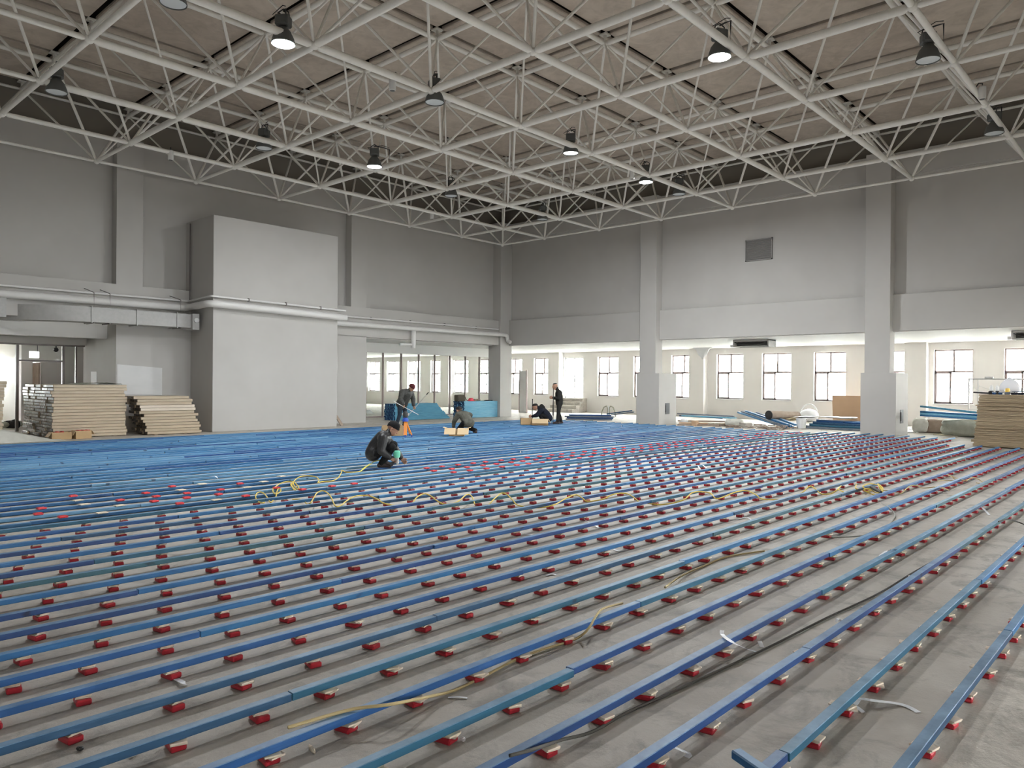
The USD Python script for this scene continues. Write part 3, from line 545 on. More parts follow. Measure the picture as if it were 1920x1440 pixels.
pipe('conduit', [(11.36, 25.24, 7.0), (11.36, 25.24, 4.4)], .02, 'thin grey conduit in the corner left of the boxed-out shaft', 'steel_frame')
c = onv(640, 772, 24.9); t = thing('leaning_board', 'narrow board leaning in the corner right of the boxed-out shaft', 'board', (0, 0, 0))
MB().bar((16.75, 24.1, .0), (16.3, 24.9, 1.25), .22, .03, .004).build('board', t, 'brown_board')

# ------------------------------------------------------------------ upper wall vent, ceiling cassettes, hanging sheet
a, b = onu(1398, 491, UE), onu(1449, 445, UE)
t = thing('wall_vent', 'square dark grey louvred vent high on the right wall', 'vent', ((UE), (a[1]+b[1])/2, (a[2]+b[2])/2)); w, h = abs(a[1]-b[1])/2, abs(b[2]-a[2])/2
MB().box(-.05, 0, -w, -w+.04, -h, h).box(-.05, 0, w-.04, w, -h, h).box(-.05, 0, -w, w, -h, -h+.04).box(-.05, 0, -w, w, h-.04, h).box(-.012, 0, -w, w, -h, h).build('frame', t, 'louvre_grey')
for q in np.linspace(-h+.06, h-.06, 15): MB().obox((-.025, 0, q), np.array([[.8, 0, -.6], [0, 1, 0], [.6, 0, .8]]), [.022, w-.04, .003]).build('slat', t, 'louvre_grey')
def cassette(x0, x1, y, label):
    a, b = onz(x0, y, 3.42), onz(x1, y-3, 3.42); u = 28.6; a, b = onu(x0, y, u), onu(x1, y-3, u); m = (a+b)/2; L = abs(a[1]-b[1])/2
    t = thing('air_conditioner', label, 'air conditioner', (u, m[1], 3.3))
    MB().box(-.0, .7, -L, L, .13, .19, .01).box(0, .7, -L, -L+.05, -.1, .19, .005).box(0, .7, L-.05, L, -.1, .19, .005).box(.62, .7, -L, L, -.1, .19, .005).box(.0, .05, -L, L, -.1, -.06, .005).build('casing', t, 'galvanised')
    MB().tube([(.04, -L+.05, .1), (.02, -L*.4, -.02), (.03, 0, -.06), (.02, L*.4, -.02), (.04, L-.06, .1)], .016, 6).tube([(.25, -L+.1, .02), (.25, L-.1, .02)], .09, 10).build('fan_and_wires', t, 'dark_metal')
    MB().box(-.02, .12, L-.03, L+.10, -.1, .0, .01).build('junction_box', t, 'frame_white')
    for q in (-L+.1, L-.1): MB().tube([(.35, q, .18), (.35, q, .22)], .015, 6).build('hanger', t, 'dark_metal')
    return t
cassette(1374, 1441, 639, 'long open air conditioner under the gallery ceiling between the two columns')
cassette(1896, 1960, 622, 'air conditioner under the gallery ceiling cut by the right edge')
c = onu(1317, 661, 33.5); P = []
t = thing('plastic_sheet', 'torn white plastic sheet hanging in a point from the gallery ceiling', 'plastic sheet', (c[0], c[1], 3.485))
gx, gy = np.meshgrid(np.linspace(-.55, .55, 13), np.linspace(0, 1, 9)); zz = -.62*gy*np.clip(1-np.abs(gx)/.6, 0, 1)**.8; xx = .06*np.sin(gx*14)*gy
V = np.stack([xx, gx*(1-.35*gy), zz], -1).reshape(-1, 3); F = []
for i in range(8):
    for j in range(12): q = i*13+j; F += [[q, q+1, q+14], [q, q+14, q+13]]
V2 = np.vstack([V, V+[.01, 0, .002]]); F = np.array(F); obj('sheet', (V2, np.vstack([F, F[:, ::-1]+len(V)])), 'sheet_white', t, True)

# ------------------------------------------------------------------ stacks of wrapped plank bundles on the left
def pack(L, W, H, m, label, loc, group, gloss=False, em='plank_end'):
    t = thing('plank_bundle', label, 'planks', loc, 0, group)
    MB().box(0, L, 0, W, 0, H*.94, .006).build('body', t, 'plank_gloss' if gloss else m)
    MB().box(-.006, .02, .012, W-.012, .006, H*.94-.006, .004).build('end_wrap', t, em)
    return t
H1 = .0893; pr1 = {}
for l in range(17):
    for q in range(5):
        kd = ((l+q) % 2, q in (0, 2)); x = 6.86+rng.uniform(-.03, .04); y = 23.9+q*.56; o = ['bottom' if l == 0 else 'top' if l == 16 else ORD[l]+' layer from the floor'][0]; r = ['front', 'second', 'third', 'fourth', 'rear'][q]
        lab = 'wrapped plank bundle in the tall left stack, %s, %s column' % (o, r); loc = (x+.02*math.sin(l*1.7), y, .02+l*H1)
        if kd not in pr1: pr1[kd] = pack(1.97, .54, H1, ['plank_wrap', 'plank_wrap_b'][kd[0]], lab, loc, 'bundles in the tall stack', em='plank_end_dark' if kd[1] else 'plank_end')
        else: copy(pr1[kd], loc, 0, lab)
for q in range(3): MB().box(7.1+q*.7, 7.2+q*.7, 23.95, 26.6, 0, .02).build('stack_batten', None, 'brown_board', label='dark batten under the tall plank stack, %s from the left' % ORD[q], cat='batten')
H2 = .0905; pr2 = {}; th2 = math.atan2(-.32, 1.83)
for l in range(13):
    for q in range(3):
        ex = [.0, .0, -.03, .03, -.12, -.07, -.05, -.10, -.08, -.14, -.17, -.18, -.30][l]; left = 9.32-.02*l+[.02, -.03, .05, 0, .03, -.04, .06, -.03, .02, .04, -.02, .03, 0][l]
        d, s_ = np.array([math.cos(th2*.5), math.sin(th2*.5)]), np.array([-math.sin(th2*.5), math.cos(th2*.5)])
        loc = np.array([left+ex*.5, 23.55])+s_*(.03+q*.37)+d*(0 if q == 0 else rng.uniform(-.08, .03)); o = 'bottom' if l == 0 else 'top' if l == 12 else ORD[l]+' layer from the floor'
        kd = 2 if l in (9, 8) and q == 0 else (l+q) % 2
        lab = '%swrapped plank bundle in the low stepped stack, %s, %s column' % ('shiny ' if kd == 2 else '', o, ['front', 'middle', 'rear'][q]); L3 = (loc[0], loc[1], .02+l*H2)
        if kd not in pr2:
            pr2[kd] = pack(1.62, .355, H2, ['plank_wrap_b', 'plank_wrap', 'plank_wrap'][kd], lab, L3, 'bundles in the low stack', kd == 2, 'plank_end_dark'); UsdGeom.Xformable(pr2[kd]).AddRotateZOp().Set(math.degrees(th2*.5))
        else: copy(pr2[kd], L3, th2*.5, lab)
for q in range(2): MB().box(9.5+q*.9, 9.6+q*.9, 23.45, 24.6, 0, .02).build('stack_batten', None, 'brown_board', label='dark batten under the low stepped plank stack, %s from the left' % ORD[q], cat='batten')
for l in range(18):
    lab = 'wrapped plank bundle at the left edge of the picture, %s' % ('bottom of its stack' if l == 0 else 'top of its stack' if l == 17 else ORD[l]+' above the bottom one'); loc = (3.93+rng.uniform(-.04, .05)+(.05 if l > 14 else 0), 24.3, .02+l*.0893)
    if l == 0: pr3 = pack(1.85, .445, H1, 'plank_wrap', lab, loc, 'bundles at the left edge')
    else: copy(pr3, loc, 0, lab)
MB().box(4.2, 4.3, 24.3, 24.7, 0, .02).box(5.2, 5.3, 24.3, 24.7, 0, .02).build('stack_batten', None, 'brown_board', label='battens under the plank stack at the left edge', cat='batten')
# draped pale sheet at the left edge
gx, gy = np.meshgrid(np.linspace(4.4, 6.9, 26), np.linspace(22.9, 24.2, 14)); hh = np.clip(1.0-(gx-4.4)/2.3, 0, 1)**1.0*.62*np.clip((gy-22.9)/.35, 0, 1)+.035*meshkit.fbm(np.stack([gx*3, gy*3, gx*0], -1), 3)+.004
V = np.stack([gx, gy, hh], -1).reshape(-1, 3); F = []
for i in range(13):
    for j in range(25): q = i*26+j; F += [[q, q+1, q+27], [q, q+27, q+26]]
B = V.copy(); B[:, 2] = 0; F = np.array(F); rim = []
edge = [j for j in range(26)]+[i*26+25 for i in range(1, 14)]+[13*26+j for j in range(24, -1, -1)]+[i*26 for i in range(12, 0, -1)]
for a_, b_ in zip(edge, edge[1:]+edge[:1]): rim += [[a_, a_+364, b_+364], [a_, b_+364, b_]]
obj('tarpaulin', (np.vstack([V, B]), np.vstack([F, F[:, ::-1]+364, np.array(rim)])), 'sack_white', None, True, label='pale grey tarpaulin sloping to the floor at the left edge', cat='tarpaulin')
c = onz(24, 802); t = thing('rubbish_bag', 'small dark rubbish heap behind the tarpaulin by the left doorway', 'rubbish', c)
for k_ in range(5): MB().sphere((rng.uniform(-.3, .3), rng.uniform(-.3, .3), .12), (rng.uniform(.15, .28), rng.uniform(.15, .25), rng.uniform(.1, .2)), 2).build('bag', t, ['cloth_black', 'sack_olive', 'plastic_white'][k_ % 3], True)
t = thing('plastic_wrap', 'crumpled grey plastic wrap lying on top of the tall plank stack', 'plastic wrap', (7.6, 23.95, .02+17*H1))
gx, gy = np.meshgrid(np.linspace(0, 1.15, 24), np.linspace(0, 1.1, 12)); hh = .012+.07*meshkit.fbm(np.stack([gx*5, gy*5, gx*0+3], -1), 4)*np.sin(np.clip(gx/1.15, 0, 1)*3.14)**.5
V = np.stack([gx, gy, hh], -1).reshape(-1, 3); F = []
for i in range(11):
    for j in range(23): q = i*24+j; F += [[q, q+1, q+25], [q, q+25, q+24]]
B = V.copy(); B[:, 2] = 0; F = np.array(F); n_ = len(V)
obj('wrap', (np.vstack([V, B]), np.vstack([F, F[:, ::-1]+n_])), 'sack_olive', t, True)

# ------------------------------------------------------------------ tall sheet stack at the right with the things on it
S0 = onz(1825, 838); sh = None; NS = 40; TS = 1.44/NS
for l in range(NS):
    x = 24.12+rng.uniform(-.012, .03); y = S0[1]+.02-.0035*l+rng.uniform(-.02, .015)+(.05*(rng.random() < .1)); o = 'bottom one' if l == 0 else 'top one' if l == NS-1 else ORD[l]+' above the floor'
    lab = 'tan board edge-on in the tall right-hand stack, %s' % o
    for_m = 'board_edge' if l % 3 else 'board_edge_b'
    if l < 3:
        t = thing('plywood_sheet', lab, 'board', (x, y, .03+l*TS), 0, 'boards in the tall right-hand stack'); MB().box(0, 1.2, -2.3, 0, 0, TS*(.9 if l % 3 else .8), .003).build('sheet', t, for_m)
        sh = (sh or [])+[t]
    else: copy(sh[l % 3], (x, y, .03+l*TS), rng.uniform(-.006, .006), lab)
MB().box(24.3, 24.4, S0[1]-2.2, S0[1]-.05, 0, .03).box(25.1, 25.2, S0[1]-2.2, S0[1]-.05, 0, .03).build('stack_bearer', None, 'cardboard_dark', label='dark bearers under the tall right-hand board stack', cat='bearer')
ZS = .03+NS*TS
def on_stack(px, d=.25): p = onu(px, 738, 24.15+d); return np.array([p[0], p[1], ZS])
for px, lab in ((1859, 'white bottle with dark lower half on the board stack, left of two'), (1870, 'white bottle with dark lower half on the board stack, right of two')):
    t = thing('bottle', lab, 'bottle', on_stack(px)); MB().lathe([(0, 0), (.042, 0), (.045, .01), (.045, .10)], 14).build('base', t, 'dark_metal', 40); MB().lathe([(.045, .10), (.045, .2), (.03, .235), (.018, .245), (.018, .265), (0, .265)], 14).build('body', t, 'plastic_white', 40)
for px, lab in ((1864, 'small dark cup between the bottles on the board stack'), (1876, 'small dark cup right of the bottles on the board stack')):
    t = thing('cup', lab, 'cup', on_stack(px, .12)); MB().lathe([(0, 0), (.042, 0), (.05, .055), (.046, .055), (.04, .01)], 14).build('body', t, 'timber_end', 40); MB().lathe([(0, .056), (.052, .056), (.052, .07), (0, .07)][::-1], 14).build('lid', t, 'plastic_white')
c = on_stack(1889, .2); t = thing('jar', 'amber topped jar on the board stack by the white bag', 'jar', c); MB().lathe([(0, 0), (.06, 0), (.06, .07)], 14).build('body', t, 'timber_grey', 40); MB().lathe([(.06, .07), (.065, .12), (.045, .17), (0, .18)], 14).build('lid', t, 'amber_plastic', 40)
c = on_stack(1893, .6); t = thing('plastic_bag', 'upright white plastic bag on the board stack', 'bag', c)
m_ = trimesh.creation.icosphere(3, 1.); v_ = m_.vertices*[.14, .26, .22]+[0, 0, .22]; v_[:, 2] *= 1+.12*meshkit.fbm(v_*9, 3); v_[:, :2] *= (1.25-1.4*np.clip(v_[:, 2:3], 0, .45))
obj('bag', (v_, m_.faces), 'sheet_white', t, True)
c = on_stack(1913, .2); t = thing('tool_case', 'flat dark case on the board stack at the right edge', 'case', c); MB().box(-.12, .12, -.2, .2, 0, .05, .01).build('case', t, 'navy_cloth'); MB().box(-.1, .1, -.18, .18, .075, .09, .004).box(-.1, -.08, -.18, -.16, .05, .075).box(.08, .1, .14, .16, .05, .075).build('tray', t, 'timber_grey')
a, b = onu(1825, 736, 24.4), onu(1856, 738, 24.4); t = thing('hand_tool', 'dark long-handled tool overhanging the left end of the board stack', 'tool', (24.4, b[1], ZS+.03))
MB().tube([(0, a[1]-b[1], .02), (0, 0, .0)], .022, 8).build('handle', t, 'dark_metal'); MB().box(-.05, .06, -.09, .03, -.03, .06, .015).build('head', t, 'black_rubber')
# scaffold tower behind the stack
t = thing('scaffold', 'light tubular scaffold frame in front of the right-hand windows', 'scaffold'); su = 29.5
A, B2, Ct, D = onu(1817, 700, su), onu(1851, 700, su), onu(1900, 700, su), onu(1833, 700, su+1.0)
zt = onu(1817, 709, su)[2]
for q, uu_ in ((A[1], su), (Ct[1]-.4, su), (D[1], su+1.1), (Ct[1]-1.0, su+1.1)): MB().tube([(uu_, q, 0), (uu_, q, zt)], .022, 8).build('post', t, 'pipe_white', 40)
for z in (zt-.03, .9, .35): MB().tube([(su, A[1], z), (su, Ct[1]-.4, z)], .02, 8).build('rail', t, 'galvanised' if z > 1 else 'pipe_white', 40)
MB().tube([(su, A[1], zt-.25), (su, Ct[1]-.2, .9)], .012, 6).build('brace', t, 'pipe_white'); MB().tube([(su+1.1, D[1], zt-.25), (su+1.1, Ct[1]-.9, .9)], .012, 6).build('brace', t, 'pipe_white')
for q in (A[1], Ct[1]-.4): MB().tube([(su, q, zt-.03), (su+1.1, q-.2, zt-.03)], .018, 8).build('cross_rail', t, 'pipe_white', 40)
c = onu(1855, 705, su); MB().box(-.1+su, su+.1, c[1]-.12, c[1]+.12, zt-.01, zt+.05, .01).build('hook_plate', t, 'galvanised')

# ------------------------------------------------------------------ blue timber stacks by the far opening
def timber(name, a, b, w, h, m, lab, group=None, cat='timber'):
    return MB().bar(a, b, w, h, .004).build(name, None, m, label=lab, cat=cat, group=group)
def stack(nm, u0, v0, nl, nc, L, w, h, rstep, lstep, where, ms):
    kinds = {}
    for l in range(nl):
        for q in range(nc):
            k_ = (l*3+q) % len(ms); x = u0+lstep*l*0+rng.uniform(-.03, .03); sc = max(.35, 1-rstep*l); kk = (k_, round(sc, 2)) if rstep else k_
            o = 'bottom' if l == 0 else 'top' if l == nl-1 else ORD[l]+' layer up'; lab = 'blue timber in %s, %s, %s from the front' % (where, o, ORD[q])
            loc = (x-lstep*q*.0, v0+q*w, .01+l*h)
            if kk not in kinds:
                t = thing('stacked_timber', lab, 'timber', loc, 0, nm); MB().box(0, L*sc, 0, w*.96, 0, h*.95, .004).build('length', t, ms[k_]); MB().box(-.004, .0, .003, w*.94, .003, h*.93).build('end', t, 'timber_end'); kinds[kk] = t
            else: copy(kinds[kk], loc, 0, lab)
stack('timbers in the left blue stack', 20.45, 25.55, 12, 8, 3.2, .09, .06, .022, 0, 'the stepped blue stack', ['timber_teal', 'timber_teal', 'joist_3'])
stack('timbers in the right blue stack', 24.35, 25.3, 13, 8, 2.85, .09, .06, .004, 0, 'the neat blue stack', ['timber_pale_blue', 'timber_pale_blue', 'timber_pale_blue'])
ZT2 = .01+13*.06
def at2(px, d=.3): p = onv(px, 750, 25.3+d); return np.array([p[0], p[1], ZT2])
c = at2(862); t = thing('tool_bag', 'dark brown tool bag on the neat blue stack', 'bag', c)
MB().box(-.25, .22, -.14, .14, 0, .30, .03).box(-.22, .20, -.16, .16, .05, .2, .02).build('body', t, 'bag_brown'); MB().tube([(.2, 0, .28), (.32, -.02, .2), (.4, -.03, .05), (.5, -.05, .02)], .02, 6).build('strap', t, 'bag_brown', True)
c = at2(883); t = thing('hard_hat', 'bright pink-red hard hat on the neat blue stack', 'helmet', c)
MB().lathe([(.17, 0), (.175, .015), (.14, .025), (.135, .07), (.11, .12), (.06, .15), (0, .155)], 20).build('shell', t, 'pink_plastic', True); MB().box(-.09, .09, -.24, -.12, .004, .02, .006).build('brim', t, 'pink_plastic')
c = at2(892); t = thing('work_gloves', 'pair of crumpled brown work gloves beside the hard hat', 'gloves', c)
for s in (-.09, .1): MB().sphere((s, 0, .05), (.1, .07, .05), 2).tube([(s+.05, -.04, .06), (s+.14, -.09, .04)], .022, 6).tube([(s+.06, .02, .06), (s+.16, .02, .03)], .022, 6).build('glove', t, 'brown_board', True)
c = at2(916); t = thing('flat_case', 'thin black case at the right end of the neat blue stack', 'case', c); MB().box(-.2, .2, -.1, .1, 0, .035, .008).build('case', t, 'cloth_black'); MB().box(-.04, .04, -.115, -.1, .01, .02).build('clasp', t, 'galvanised')

# ------------------------------------------------------------------ loose timber and rubbish in front of the windows
def P(px, py, u): return onu(px, py, u)
def G(px, py, z=0.): return onz(px, py, z)
k_ = 0
for lvl, (x0, y0, x1, y1) in enumerate([(1062, 786.5, 1148, 787.5), (1064, 783, 1150, 785), (1060, 780, 1152, 783.5), (1068, 777.5, 1146, 781)]):
    for q in range(2):
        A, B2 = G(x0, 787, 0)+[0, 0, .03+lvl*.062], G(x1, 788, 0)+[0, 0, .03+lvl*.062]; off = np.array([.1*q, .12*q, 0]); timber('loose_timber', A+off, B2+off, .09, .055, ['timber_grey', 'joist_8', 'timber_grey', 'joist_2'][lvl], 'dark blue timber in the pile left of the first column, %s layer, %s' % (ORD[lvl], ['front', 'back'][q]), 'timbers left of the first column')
timber('loose_timber', G(1138, 787)+[0, 0, .27], P(1185, 770, 28.9), .07, .05, 'joist_7', 'blue timber poking up to the right from the pile left of the first column')
timber('loose_timber', G(1142, 787)+[.15, 0, .22], P(1189, 772.5, 29.1), .07, .05, 'timber_grey', 'grey timber poking up beside the blue one left of the first column')
c = onu(1141, 777, 31.0); c[2] = 0; t = thing('coil', 'greenish hose coil standing behind the timber pile left of the first column', 'coil', c)
zc = .55
for s in (-1, 1): MB().tube([(0, s*.05, .0), (0, s*.06, zc-.1), (0, s*.12, zc), (0, s*.28, zc-.06), (0, s*.4, zc-.3), (0, s*.42, zc-.52)], .035, 8).build('loop', t, 'sack_olive', True)
MB().tube([(0, 0, 0), (0, 0, zc)], .03, 8).build('post', t, 'plastic_white')
for q, (x0, y0, x1, y1, m, z) in enumerate([(1266, 797, 1392, 799, 'brown_board', .03), (1268, 795, 1394, 798, 'board_tan', .09), (1266, 792, 1380, 795, 'brown_board', .15), (1266, 781, 1372, 789, 'timber_grey', .33), (1274, 784, 1376, 791, 'timber_pale_blue', .27), (1270, 783, 1350, 789, 'joist_7', .21)]):
    A, B2 = G(x0, y0+z*25)+[0, 0, z], G(x1, y1+z*20)+[0, 0, z]; A[2] = B2[2] = z; timber('loose_board', A+[.2, 0, 0], B2+[.2, 0, 0], .2 if q < 3 else .07, .055, m, ['lowest brown board right of the first column', 'tan board second from the floor right of the first column', 'thin brown board under the blue timbers right of the first column', 'grey blue timber on top of the pile right of the first column', 'pale blue timber in the pile right of the first column', 'dark blue timber in the pile right of the first column'][q])
c = G(1283, 796); t = thing('plastic_tub', 'small round white tub by the boards right of the first column', 'tub', c); MB().lathe([(0, 0), (.1, .01), (.15, .08), (.16, .16), (.12, .24), (0, .27)], 16).build('tub', t, 'plastic_white', True); MB().lathe([(.16, .15), (.168, .155), (.168, .17), (.16, .175)], 16).build('rim', t, 'sack_white')
c = G(1303, 798); t = thing('wood_block', 'short brown wood block near the white tub', 'block', c); MB().box(-.12, .12, -.1, .1, 0, .2, .01).build('block', t, 'board_tan')
c = G(1343, 799); t = thing('wooden_crate', 'low dark slatted crate among the rubbish right of the first column', 'crate', c)
for q in range(3): MB().bar((-.25, -.2+.2*q, .1), (.25, -.2+.2*q, .1), .05, .03).build('slat', t, 'sack_olive')
MB().box(-.25, -.2, -.25, .25, 0, .09).box(.2, .25, -.25, .25, 0, .09).build('runner', t, 'brown_board')
def sack(name, px, py, w, d, h, m, lab, cat='sack', seed=0, rz=0.):
    c = G(px, py); t = thing(name, lab, cat, c, rz); m_ = trimesh.creation.icosphere(3, 1.); v_ = np.sign(m_.vertices)*np.abs(m_.vertices)**.6; v_ = v_*[w/2, d/2, h/2]; v_ = v_*(1+.5*(meshkit.fbm(v_*5+seed, 4)[:, None]-.5)); v_[:, 2] -= v_[:, 2].min()
    obj('sack', (v_, m_.faces), m, t, True); MB().tube([v_[np.argmax(v_[:, 0])]*[.9, .9, 1], v_[np.argmax(v_[:, 0])]*[1.08, 1, 1]+[0, 0, .03]], [.05, .025], 7).build('tied_end', t, m, True); return t
sack('cement_sack', 1376, 800, .5, .7, .3, 'sack_white', 'pale sack leaning against a block between the two columns', rz=.83, seed=1)
c = G(1398, 802); t = thing('concrete_block', 'grey concrete block in front of the pale sack between the columns', 'block', c, .83); MB().box(-.3, .3, -.14, .14, 0, .2, .015).build('block', t, 'concrete'); MB().box(-.3, .3, -.145, .145, .09, .11).build('band', t, 'sack_white')
c = G(1420, 803); t = thing('brown_rubble', 'heap of brown scraps and straps under the blue timbers between the columns', 'rubble', c, 0, None, 'stuff'); mb = MB()
for q in range(70): a = rng.uniform(0, 6.3); mb.obox((rng.uniform(-.9, .9), rng.uniform(-1.2, .9), rng.uniform(.02, .12)), np.array([[math.cos(a), math.sin(a), 0], [-math.sin(a), math.cos(a), 0], [0, 0, 1]]), [rng.uniform(.05, .18), .03, .012])
mb.build('scraps', t, 'brown_board')
for q in range(9):
    x0, y0 = 1384+q*7, 769+q*1.0-(q % 3)*2; B2 = G(1474+q*2.2-(q % 2)*6, 803.5)+[0, 0, .04+.05*(q % 3)]; A = P(x0, y0+4, 30.6)
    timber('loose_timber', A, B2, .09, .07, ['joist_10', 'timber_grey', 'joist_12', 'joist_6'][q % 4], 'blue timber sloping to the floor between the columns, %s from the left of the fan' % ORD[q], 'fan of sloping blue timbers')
a, b = P(1441, 778, 29.2), P(1486, 779, 30.6); t = thing('membrane_roll', 'roll with a black end lying on the sloping blue timbers', 'roll', (0, 0, 0)); d = (b-a)/np.linalg.norm(b-a)
MB().tube([a, a+d*.03], .18, 20).build('black_end', t, 'black_rubber'); MB().tube([a+d*.03, b+d*.3], .165, 20).build('roll', t, 'brown_board')
for q, (x0, y0, x1, y1) in enumerate([(1476, 786, 1500, 783), (1480, 789, 1502, 785)]): timber('loose_board', P(x0, y0, 29.6), P(x1, y1-1, 30.5), .12, .03, 'cardboard_pale', 'pale board end by the black roll, %s' % ['upper', 'lower'][q])
c = G(1502, 803); t = thing('bucket', 'white plastic bucket in front of the blue timbers near the second column', 'bucket', c); MB().lathe([(0, 0), (.15, 0), (.19, .36), (.205, .365), (.205, .385), (.18, .385), (.14, .01)], 22).build('body', t, 'plastic_white', 40); MB().tube([(0, .2, .36), (-.05, .15, .26), (-.08, 0, .22), (-.05, -.15, .26), (0, -.2, .36)], .006, 5).build('handle', t, 'galvanised')
c = G(1517, 792); t = thing('laundry_basket', 'big white round-handled bag behind the bucket', 'bag', c); m_ = trimesh.creation.icosphere(3, 1.); v_ = m_.vertices*[.3, .42, .28]+[0, 0, .3]; v_[:, 2] = np.maximum(v_[:, 2], 0); v_[:, 2] *= 1+.1*meshkit.fbm(v_*7, 3); obj('bag', (v_, m_.faces), 'sheet_white', t, True)
MB().tube([(0, -.36, .45)]+[(0, -.36*math.cos(q), .45+.38*math.sin(q)) for q in np.linspace(.3, 2.84, 9)]+[(0, .36, .45)], .022, 8).build('handle', t, 'plastic_white', True)
for lvl in range(4):
    for q in range(3):
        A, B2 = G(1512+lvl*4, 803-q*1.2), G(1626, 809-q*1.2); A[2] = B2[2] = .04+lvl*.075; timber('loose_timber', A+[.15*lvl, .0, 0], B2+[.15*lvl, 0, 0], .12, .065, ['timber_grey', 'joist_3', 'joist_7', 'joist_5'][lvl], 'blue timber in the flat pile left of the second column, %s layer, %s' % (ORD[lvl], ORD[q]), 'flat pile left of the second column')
A, B2 = G(1515, 801), G(1622, 806); d = (B2-A)/np.linalg.norm(B2-A); s_ = np.array([-d[1], d[0], 0]); L_ = np.linalg.norm(B2-A)
gx, gy = np.meshgrid(np.linspace(0, L_, 20), np.linspace(-.1, 1.0, 8)); hh = .37+.07*meshkit.fbm(np.stack([gx*2, gy*2, gx*0], -1), 3)+.05*np.sin(gx)
V = (A+gx[..., None]*d+gy[..., None]*s_*-1); V[..., 2] = hh; V = V.reshape(-1, 3)+[.7, .5, 0]; F = []
for i in range(7):
    for j in range(19): q = i*20+j; F += [[q, q+1, q+21], [q, q+21, q+20]]
F = np.array(F); obj('dust_sheet', (np.vstack([V, V-[0, 0, .03]]), np.vstack([F, F[:, ::-1]+len(V)])), 'sheet_white', None, True, label='white dust sheet spread over the flat timber pile left of the second column', cat='sheet')
a, b = P(1561, 784, 33.8), P(1640, 784, 33.8); t = thing('large_board', 'large tan board standing behind the dust sheet left of the second column', 'board', (33.8, (a[1]+b[1])/2, 0)); MB().obox((0, 0, .62), np.array([[.995, 0, .0998], [0, 1, 0], [-.0998, 0, .995]]), [.02, abs(a[1]-b[1])/2, .62], .004).build('board', t, 'board_tan'); MB().box(-.1, .1, -1.0, 1.0, 0, .02).build('footing', t, 'brown_board')
# right of the second column
sack('cement_sack', 1727, 811, .6, .5, .52, 'sack_white', 'pale upright sack just right of the second column', seed=3)
c = G(1762, 812); t = thing('wrapped_block', 'brown paper wrapped block under the blue timbers right of the second column', 'block', c); MB().box(-.3, .3, -.85, .75, 0, .48, .05).build('block', t, 'brown_board'); MB().box(-.31, .31, -.2, -.14, 0, .485, .04).build('strap', t, 'cardboard_dark')
sack('tarp_bundle', 1812, 819, .7, 1.5, .58, 'sack_olive', 'olive tarpaulin bundle left of the board stack', 'bundle', seed=5)
for q in range(10):
    lv_, r = divmod(q, 3); A, B2 = P(1727+r*2, 786-lv_*3.5+r, 27.9+r*.1), P(1852, 797-lv_*5+r*1.5, 27.1+r*.1); A[2], B2[2] = .70+lv_*.06+(.12 if q == 9 else 0), .66+lv_*.06
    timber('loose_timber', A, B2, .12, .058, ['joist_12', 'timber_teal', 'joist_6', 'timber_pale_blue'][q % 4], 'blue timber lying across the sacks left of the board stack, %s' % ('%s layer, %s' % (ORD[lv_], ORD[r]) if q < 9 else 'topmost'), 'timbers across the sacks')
for q, (px, py, w, d, lab) in enumerate([(1710, 811, .5, .4, 'flat white board scrap at the foot of the second column'), (1715, 806, .35, .3, 'white paper scrap behind the flat board scrap near the second column'), (1775, 817, .9, .25, 'long pale offcut in front of the brown wrapped block')]):
    t = thing('scrap', lab, 'scrap', G(px, py), .5*q); MB().box(-w/2, w/2, -d/2, d/2, 0, .03, .005).build('scrap', t, 'plastic_white' if q < 2 else 'shim_wood')
# white boards and a leaning door beyond the far opening
c = onz(975, 775); t = thing('door_panel', 'tall pale door panel standing beyond the corner column', 'door panel', (31.5, onu(981, 740, 31.5)[1], 0)); MB().box(-.03, .03, -.25, .25, 0, 2.35, .006).build('panel', t, 'patch_paint'); MB().box(-.045, .045, -.29, -.25, 0, 2.4).box(-.045, .045, .25, .29, 0, 2.4).build('frame', t, 'frame_brown')
for q in range(5): MB().box(22.3-.03*q, 24.2-.05*q, 32.0, 34.0, .04*q, .04*q+.035, .004).build('white_board', None, 'plastic_white', label='white board on the floor beyond the glass partition, %s' % ['bottom', 'second', 'third', 'fourth', 'top'][q]+' of five', cat='board', group='white boards beyond the glass')
